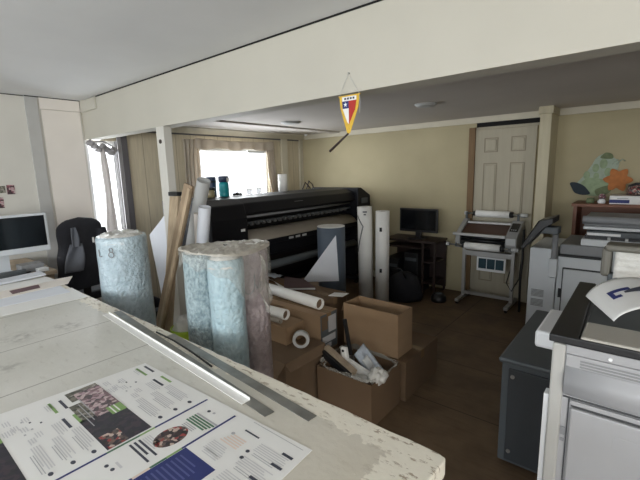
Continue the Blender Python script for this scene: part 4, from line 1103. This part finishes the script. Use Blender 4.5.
# feed tray (dark brown), light edges front and back
MB().prism([(LX0 + .05, LY0 + .03, .812), (LX1 - .09, LY0 + .03, .812), (LX1 - .09, LY1 - .08, .905), (LX0 + .05, LY1 - .08, .905)], (0, .004, -.012)).build('feed_tray', 'brown_tray', t)
MB().box(LX0 - .03, LX1 - .09, LY0 - .005, LY0 + .03, .795, .825).build('front_edge_bar', 'alu', t, bevel=.003)
MB().box(LX0 + .05, LX1 - .09, LY1 - .08, LY1 - .05, .905, .93).build('rear_edge_bar', 'alu', t, bevel=.003)
for z in (.74, .775): MB().cyl((LX0 + .05, LY0 + .06, z), (LX1 - .09, LY0 + .06, z), .016, n=16).build('nip_roller', 'black_pl', t)
for (x0, x1, y, z, r_, nm) in ((-1.52, -1.15, LY0 - .02, .690, .040, 'lower_film_roll'), (-1.515, -1.155, LY1 - .03, 1.015, .038, 'upper_film_roll')):
    q_ = MB().cyl((x0, y, z), (x1, y, z), r_, n=28).build(nm, 'white_roll', t)
    MB().cyl((LX0 - .06 if z < .8 else x0 - .10, y, z), (LX1 + .02, y, z), .010, n=12).build('shaft', 'steel', q_)
    MB().cyl((x1, y, z), (x1 + .035, y, z), r_ * .8, n=20).build('brake_collar', 'black_pl', q_)
    MB().cyl((x0 - .03, y, z), (x0, y, z), r_ * .7, n=20).build('brake_collar', 'black_pl', q_)
    MB().cyl((LX1 - .02, y, z), (LX1 + .05, y, z), .020, n=16).build('shaft_knob', 'pale_grey', q_)
    MB().cyl((LX0 - .09 if z < .8 else x0 - .13, y, z), (LX0 - .055 if z < .8 else x0 - .10, y, z), .020, n=16).build('shaft_knob', 'pale_grey', q_)
for x in (LX0 + .01, LX1 - .05): MB().box(x, x + .02, LY1 - .05, LY1 - .02, .94, 1.025).build('roll_holder', 'dark_grey', t)
for x in (LX0 + .01, LX1 - .03): MB().box(x, x + .018, LY0 - .035, LY0 + .06, .672, .705).build('roll_holder', 'dark_grey', t)
pf = thing('framed_panel', 'white framed dark teal panel hanging on laminator stand', 'panel', (-1.32, 4.49, .39))
MB().box(-1.440, -1.135, 4.485, 4.498, .385, .545).build('frame', 'white_pl', pf, bevel=.003)
for k in range(3): MB().box(-1.420 + .092 * k, -1.336 + .092 * k, 4.482, 4.486, .415, .528).build('printed_panel', 'teal_panel', pf)
tag(MB().tube([(-1.10, 4.62, .66), (-1.09, 4.55, .45), (-1.12, 4.50, .28), (-1.06, 4.48, .20), (-1.0, 4.52, .34), (-1.0, 4.60, .60)], .006, 8).build('power_cable', 'cable'), 'black power cable looping under the laminator', 'cable')
tag(MB().tube([(-.955, 4.40, .90), (-.952, 4.40, .60), (-.958, 4.39, .35), (-.95, 4.38, .02)], .012, 8).build('power_cable', 'cable'), 'thick black cable hanging between laminator and grey copier', 'cable')

# ------------------------------------------------------------------ far copier with control panel on an arm
CY = 3.70
t = thing('copier', 'blue grey floor copier with tilted control screen near the door', 'copier', (-.25, 4.0, 0))
MB().box(-.745, -.54, CY, 4.30, .03, .855).build('side_unit', 'copier_far', t, bevel=.008)
mainb = MB().box(-.535, .42, CY, 4.30, .03, .80).build('main_body', 'copier_far', t, bevel=.008)
for k in range(6):
    for z in (.345, .43): MB().box(-.715, -.62, CY - .002, CY + .001, z + .011 * k, z + .006 + .011 * k).build('vent_slot', 'vent', t)
dq = MB().box(-.488, -.20, CY - .014, CY, .10, .70).build('front_door', 'copier_far', mainb, bevel=.006)
MB().box(-.495, -.488, CY - .010, CY, .09, .71).box(-.488, .40, CY - .004, CY, .70, .712).build('door_gap', 'line', mainb)
MB().box(-.19, .40, CY - .014, CY, .10, .70).build('paper_drawer', 'copier_far', mainb, bevel=.006)
MB().box(-.515, -.49, CY - .012, CY - .002, .455, .53).build('door_latch', 'black_pl', mainb)
MB().box(-.53, .42, CY - .006, CY + .5, .80, .815).build('dark_seam', 'line', mainb)
MB().box(-.53, .42, CY + .02, 4.28, .815, .90).build('scanner_base', 'copier_grey', t, bevel=.01)
MB().box(-.39, .42, CY + .03, 4.25, .90, .955).build('scanner_frame', 'copier_far', t, bevel=.008)
MB().box(-.37, .42, CY + .05, 4.22, .955, .975).build('dark_glass_gap', 'black_pl', t)
MB().box(-.36, .42, CY + .06, 4.22, .975, 1.02).build('paper_exit', 'dark_grey', t, bevel=.006)
MB().box(-.355, -.14, CY + .055, CY + .062, .985, 1.005).build('light_strip', 'white_pl', t)
for k in range(4): MB().cyl((-.22 + .11 * k, CY + .05, .965), (-.20 + .11 * k, CY + .05, .965), .014, n=12).build('feed_roller', 'pale_grey', t)
MB().box(-.385, .42, CY + .05, 4.22, 1.03, 1.055).build('feeder_tray', 'copier_far', t, bevel=.006)
MB().cyl((-.395, CY + .10, 1.10), (.42, CY + .10, 1.10), .032, n=20).build('feeder_cover', 'copier_grey', t)
MB().box(-.385, .42, CY + .10, 4.20, 1.055, 1.125).build('feeder_body', 'copier_grey', t, bevel=.008)
# control panel: tilted slab on a post
arm = MB().cyl((-.56, CY - .02, .62), (-.56, CY - .02, .99), .022, n=18).build('panel_post', 'copier_grey', t)
MB().box(-.592, -.53, CY - .05, CY, .625, .78).build('post_cover', 'copier_far', arm, bevel=.006)
MB().box(-.69, -.535, CY - .06, CY + .06, .985, 1.045).build('panel_hinge', 'dark_grey', arm, bevel=.01)
cp = MB().prism([(-.80, CY - .10, .865), (-.785, CY - .10, .845), (-.63, CY - .10, 1.04), (-.575, CY - .10, 1.075), (-.575, CY - .10, 1.125), (-.67, CY - .10, 1.095)], (0, .30, 0)).build('control_panel', 'black_pl', t, bevel=.006)
MB().prism([(-.795, CY - .07, .878), (-.68, CY - .07, 1.088), (-.683, CY - .07, 1.092), (-.798, CY - .07, .882)], (0, .24, 0)).build('touch_screen', 'glass_dark', cp)

# ------------------------------------------------------------------ brown shelf against the far wall and what stands on it
t = thing('wooden_shelf', 'reddish brown wooden shelf unit against wall behind the grey copier', 'shelf', (-.05, 4.6, 0))
for x in (-.545, .50): MB().box(x, x + .03, 4.42, 4.785, 0, 1.15).build('side_panel', 'wood_shelf', t)
MB().box(-.56, .545, 4.405, 4.79, 1.15, 1.178).build('top_board', 'wood_shelf', t, bevel=.003)
MB().box(-.515, .50, 4.77, 4.785, .05, 1.15).build('back_panel', 'wood_shelf', t)
for z in (.10, .80): MB().box(-.515, .50, 4.43, 4.77, z, z + .022).build('shelf_board', 'wood_shelf', t)
ST = 1.178
t = thing('paper_pack', 'white pack of paper with blue stripes on top of brown shelf', 'paper', (-.18, 4.56, ST))
MB().box(-.275, .12, 4.45, 4.72, ST, ST + .075).build('ream', 'paper', t, bevel=.003)
MB().box(-.276, -.13, 4.4485, 4.4515, ST + .010, ST + .040).build('blue_stripe', 'navy', t)
MB().box(-.22, -.14, 4.4485, 4.4515, ST + .048, ST + .056).build('grey_stripe', 'ink_mid', t)
t = thing('cloth_bag', 'dark mottled cloth bag on the paper pack', 'bag', (-.08, 4.58, ST + .077))
MB().lathe([(.002, 0), (.10, 0), (.115, .03), (.10, .075), (.05, .10), (.002, .105)], (-.06, 4.58, ST + .077), 28, fn=lambda a, z: 1 + .12 * math.sin(3 * a + z * 30)).build('bag_body', 'crowd', t)
MB().tube([(-.15, 4.53, ST + .155), (-.10, 4.52, ST + .178), (.0, 4.52, ST + .182), (.08, 4.53, ST + .165)], .012, 8).build('handle', 'black_pl', t)
t = thing('ornament', 'small red and white ornament left of the paper pack', 'ornament', (-.335, 4.50, ST))
MB().lathe([(.002, 0), (.028, 0), (.032, .02), (.02, .04), (.002, .045)], (-.335, 4.50, ST), 18).build('ornament_base', 'white_pl', t)
MB().lathe([(.002, .04), (.026, .045), (.03, .065), (.018, .085), (.002, .09)], (-.335, 4.50, ST), 18).build('ornament_top', 'pink', t)
tag(MB().lathe([(.002, 0), (.03, 0), (.034, .02), (.03, .045), (.002, .05)], (-.425, 4.52, ST), 18).build('green_pot', 'leaf_green'), 'small olive pot on left part of brown shelf', 'pot')

# felt butterfly and flower on the far wall
t = thing('butterfly_decoration', 'sage green butterfly cutout with orange flower on far wall', 'decoration', (-.40, YF - .01, 1.22))
def blob(pts, y, th, m, name, par=None, n=6):
    # smooth closed outline through points (Catmull-Rom)
    P = []; L = len(pts)
    for i in range(L):
        p0, p1, p2, p3 = (Vector((*pts[(i + k - 1) % L], 0)) for k in range(4))
        for k in range(n):
            u = k / n
            P.append(.5 * ((2 * p1) + (p2 - p0) * u + (2 * p0 - 5 * p1 + 4 * p2 - p3) * u * u + (3 * p1 - p0 - 3 * p2 + p3) * u ** 3))
    return MB().prism([(p.x, y, p.y) for p in P], (0, th, 0)).build(name, m, par or t)
blob([(-.58, 1.33), (-.53, 1.42), (-.47, 1.52), (-.43, 1.60), (-.36, 1.64), (-.30, 1.60), (-.25, 1.55), (-.26, 1.48), (-.30, 1.42), (-.34, 1.35), (-.45, 1.30)], YF - .012, .008, 'butter_pale', 'upper_wing')
blob([(-.57, 1.30), (-.50, 1.40), (-.42, 1.40), (-.33, 1.38), (-.29, 1.32), (-.33, 1.25), (-.42, 1.225), (-.50, 1.24)], YF - .020, .008, 'butter_green', 'lower_wing')
blob([(-.635, 1.355), (-.585, 1.36), (-.52, 1.33), (-.475, 1.28), (-.46, 1.245), (-.52, 1.235), (-.585, 1.255), (-.615, 1.30)], YF - .028, .008, 'butter_dark', 'dark_wing_tip')
blob([(-.40, 1.60), (-.36, 1.645), (-.31, 1.63), (-.30, 1.59), (-.35, 1.585)], YF - .018, .006, 'leaf_green', 'leaf_spot')
blob([(-.42, 1.28), (-.38, 1.31), (-.31, 1.33), (-.29, 1.28), (-.34, 1.24), (-.40, 1.235)], YF - .028, .008, 'leaf_green', 'leaf_spot')
pet = []
for k in range(24):
    a = 2 * PI * k / 24 + .2; r_ = .098 + .020 * math.cos(6 * a + .3)
    pet.append((-.245 + r_ * math.cos(a), 1.385 + r_ * math.sin(a)))
for (cx_, cz_, rr) in ((-.50, 1.43, .035), (-.43, 1.50, .035), (-.37, 1.54, .04), (-.33, 1.46, .035), (-.42, 1.42, .03)):
    blob([(cx_ + rr * math.cos(2 * PI * k / 6) * .8, cz_ + rr * math.sin(2 * PI * k / 6) * 1.2) for k in range(6)], YF - .016, .005, 'butter_green', 'wing_cell')
fl = blob(pet, YF - .036, .012, 'orange', 'flower')
blob([(-.245 + .03 * math.cos(2 * PI * k / 6), 1.385 + .03 * math.sin(2 * PI * k / 6)) for k in range(6)], YF - .042, .006, 'orange', 'flower_centre', fl)
for k in range(2): MB().tube([(-.30 + .03 * k, YF - .012, 1.53), (-.26 + .035 * k, YF - .016, 1.58), (-.245 + .04 * k, YF - .012, 1.56)], .004, 6).build('antenna', 'butter_pale', t)

# ------------------------------------------------------------------ dark steel paper deck
t = thing('paper_deck', 'charcoal steel paper deck cabinet beside the big pale copier', 'cabinet', (-.25, 2.4, 0))
kb = MB().box(-.50, .30, 2.02, 2.85, .015, .565).build('cabinet_body', 'dark_grey', t, bevel=.006)
MB().prism([(-.515, 2.005, .565), (.30, 2.005, .565), (.30, 2.86, .565), (-.515, 2.86, .565)], (0, 0, .03)).build('lid', 'dark_grey', t, bevel=.012)
pn = MB().box(-.465, .27, 2.008, 2.02, .035, .545).build('front_panel', 'dark_grey2', t, bevel=.004)
for (x, z) in ((-.445, .505), (-.445, .09)): MB().cyl((x, 2.008, z), (x, 2.003, z), .010, n=14).build('screw', 'steel', pn)
for x in (-.44, .24):
    for y in (2.08, 2.78): MB().cyl((x, y, 0), (x, y, .015), .02, n=14).build('foot', 'cable', t)

# ------------------------------------------------------------------ the big pale copier in the right foreground
FY = 1.32
t = thing('production_copier', 'big pale grey copier with black rim in right foreground', 'copier', (.25, 1.65, 0))
body = MB().box(-.182, .66, FY, 1.995, .02, 1.018).build('main_body', 'copier', t, bevel=.012)
MB().box(-.186, -.150, FY - .006, FY + .012, .02, 1.016).build('corner_column', 'column', t, bevel=.006)
up = MB().box(-.148, .66, FY - .006, FY, .992, 1.018).build('upper_band', 'copier', t)
vp = MB().box(-.148, .66, FY - .008, FY, .93, .99).build('vent_panel', 'copier', t, bevel=.003)
for k in range(3): MB().box(-.112, .60, FY - .0095, FY - .006, .956 + .009 * k, .9605 + .009 * k).build('vent_slot', 'vent', vp)
MB().cyl((-.042, FY - .006, 1.003), (-.042, FY - .011, 1.003), .005, n=14).build('button', 'white_pl', up)
def bul(u, v):
    x = -.146 + .80 * u; z = .965 - .112 * v
    return (x, FY - .004 - .016 * math.sin(v * PI) ** 1.5, z if v else z)
MB().grid(lambda u, v: (-.146 + .80 * u, FY - .008 - .016 * math.sin(v * PI) ** 1.4, .953 - .093 * v), 4, 14, thick=(0, .012, 0)).build('bulged_band', 'copier', t)
MB().box(-.148, .66, FY - .003, FY, .848, .853).box(-.1335, -.1305, FY - .003, FY, .02, .848).build('panel_gap', 'line', t)
MB().box(-.128, .66, FY - .010, FY, .832, .846).build('door_header', 'copier', t, bevel=.002)
dr = MB().box(-.126, .66, FY - .012, FY, .05, .822).build('front_door', 'copier', t, bevel=.005)
MB().box(-.126, .66, FY - .003, FY, .823, .831).build('door_gap', 'line', t)
MB().box(-.018, .10, FY - .0125, FY - .011, .735, .775).build('handle_recess', 'copier', dr, bevel=.003)
for (z0, z1) in ((.722, .748), (.700, .710)): MB().box(-.172 + .025, -.136, FY - .0035, FY - .001, z0, z1).build('grey_label', 'copier_grey', t)
MB().box(-.202, -.186, FY + .01, FY + .05, .20, .835).build('side_guide', 'white_pl', t, bevel=.003)
# black top rim, beige ledge, dark bay
rim = MB().prism([(-.196, FY - .012, 1.020), (.66, FY - .012, 1.020), (.66, FY - .004, 1.020), (-.120, FY - .004, 1.020), (-.13, FY + .30, 1.020), (-.14, 1.995, 1.020), (-.20, 1.995, 1.020)], (0, 0, .024)).build('black_rim', 'black_pl', t, bevel=.006)
MB().box(-.117, .66, FY - .004, FY + .145, 1.020, 1.050).build('beige_ledge', 'copier_beige', t, bevel=.006)
MB().box(-.12, .66, FY + .146, 1.96, 1.018, 1.030).build('dark_bay', 'dark_grey', t)
MB().box(-.30, -.186, 1.67, 1.98, .835, .905).build('side_tray', 'white_pl', t, bevel=.012)
MB().cyl((-.232, 1.80, .91), (-.225, 1.85, .925), .007, n=10).build('tray_tab', 'white_pl', t)
# feeder at the back
fd = MB().box(-.10, .66, 1.90, 1.99, 1.0, 1.115).build('feeder_base', 'dark_grey', t, bevel=.006)
MB().box(-.125, -.092, 1.90, 1.99, 1.10, 1.215).build('feeder_side', 'olive_frame', t, bevel=.012)
MB().box(-.115, .66, 1.89, 1.99, 1.205, 1.232).build('feeder_top', 'olive_frame', t, bevel=.010)
MB().box(-.09, .66, 1.94, 1.985, 1.115, 1.205).build('feeder_wall', 'pale_grey', t)
MB().box(-.085, .60, 1.885, 1.90, 1.065, 1.08).build('exit_lip', 'copier_beige', t)
MB().box(-.145, -.105, 1.80, 1.87, .995, 1.055).build('feeder_hinge', 'copier_grey', t, bevel=.008)
o = MB().grid(lambda u, v: (-.082 + .60 * u, 1.885 + .045 * v + .006 * mnoise.noise((u * 22, v * 9, 3)), 1.10 + .105 * v + .010 * mnoise.noise((u * 16, v * 6, 0))), 50, 14, thick=(0, .003, 0)).build('crumpled_sheet', 'film_white')
tag(o, 'crumpled white plastic sheet lying in the feeder of foreground copier', 'plastic sheet')
# curled printed sheet arching over the bay
A = Vector((-.148, 1.71, 1.058)); C_ = Vector((-.048, 1.45, 1.066))
def sh_(u, v):
    p = A.lerp(C_, v)
    a = u * 1.9
    R_ = .105
    out = Vector((.94, .33, 0))
    return p + out * (R_ * (1 - math.cos(a)) * 1.0 + .05 * u) + Vector((0, 0, R_ * .78 * math.sin(a) * (1 - .25 * v) + .004))
t = thing('printed_sheet', 'curled white printed sheet with blue mark on foreground copier', 'paper', A)
MB().grid(sh_, 30, 16, thick=(0, 0, .0012)).build('sheet', 'paper', t)
def patch(u0, u1, v0, v1, m, name, n=10):
    def fn(u, v):
        p = sh_(u0 + (u1 - u0) * u, v0 + (v1 - v0) * v)
        return p + Vector((-.0008, -.0004, .0022))
    MB().grid(fn, n, n, thick=(0, 0, .0004)).build(name, m, t)
patch(.30, .37, .36, .60, 'navy', 'blue_letter'); patch(.37, .60, .36, .44, 'navy', 'blue_letter'); patch(.37, .44, .53, .60, 'navy', 'blue_letter')
def wave(u, v):
    uu = .50 + .50 * u; w = .04 + .20 * u ** .8
    p = sh_(uu, .50 - .10 * u + w * (v - .5))
    return p + Vector((-.0008, -.0004, .0026))
MB().grid(wave, 20, 8, thick=(0, 0, .0004)).build('dark_wave', 'ink', t)

# ------------------------------------------------------------------ daylight
def area(name, loc, rot, sx, sy, power, col):
    l = bpy.data.lights.new(name, 'AREA'); l.shape = 'RECTANGLE'; l.size = sx; l.size_y = sy; l.energy = power; l.color = col
    o = bpy.data.objects.new(name, l); COL.objects.link(o); o.location = loc; o.rotation_euler = rot
    return o
SKY = (.93, .97, 1.0)
for i, (x0, x1) in enumerate(NW):
    area('daylight_near', ((x0 + x1) / 2, YN - .25, 1.5), (PI / 2 + .2, 0, 0), x1 - x0 + .2, 1.3, (100, 88, 72)[i], SKY)
area('fill_right', (XR + .30, -1.5, 1.5), (0, PI / 2, 0), 1.2, 2.0, 135, (1.0, .95, .86))  # lamp added at the unseen right window to brighten the left wall
area('daylight_back', (XL - .30, 3.45, 1.5), (0, -PI / 2, 0), 1.0, 1.5, 68, SKY)
area('daylight_small', (XL - .30, 1.80, 1.3), (0, -PI / 2, 0), 1.3, .5, 45, SKY)
w = bpy.data.worlds.new('overcast'); S.world = w; w.use_nodes = True
w.node_tree.nodes['Background'].inputs[0].default_value = (.92, .96, 1.0, 1)
w.node_tree.nodes['Background'].inputs[1].default_value = 2.0

# ------------------------------------------------------------------ camera
p_, r_, y_ = math.radians(9.9899), math.radians(1.562), math.radians(-39.8867)
cp_, sp_, cr, sr, cyw, syw = math.cos(p_), math.sin(p_), math.cos(r_), math.sin(r_), math.cos(y_), math.sin(y_)
fw = Vector((syw * cp_, cyw * cp_, -sp_)); rt = Vector((cyw, -syw, 0)); dn = fw.cross(rt)
rt2 = rt * cr + dn * sr; dn2 = -rt * sr + dn * cr
cam = bpy.data.cameras.new('camera'); co = bpy.data.objects.new('camera', cam); COL.objects.link(co)
cam.sensor_width = 36; cam.lens = 395 * 36 / 640; cam.clip_start = .02
mtx = Matrix((rt2, -dn2, -fw)).transposed().to_4x4(); mtx.translation = Vector((0, 0, 1.55))
co.matrix_world = mtx
S.camera = co
S.view_settings.view_transform = 'Standard'; S.view_settings.look = 'None'
S.view_settings.exposure = 0.0; S.view_settings.gamma = 1.0; S.view_settings.use_curve_mapping = False
S.cycles.use_denoising = True
S.cycles.max_bounces = 10; S.cycles.diffuse_bounces = 6; S.cycles.transparent_max_bounces = 16
S.cycles.sample_clamp_indirect = 6
S.cycles.caustics_reflective = False; S.cycles.caustics_refractive = False
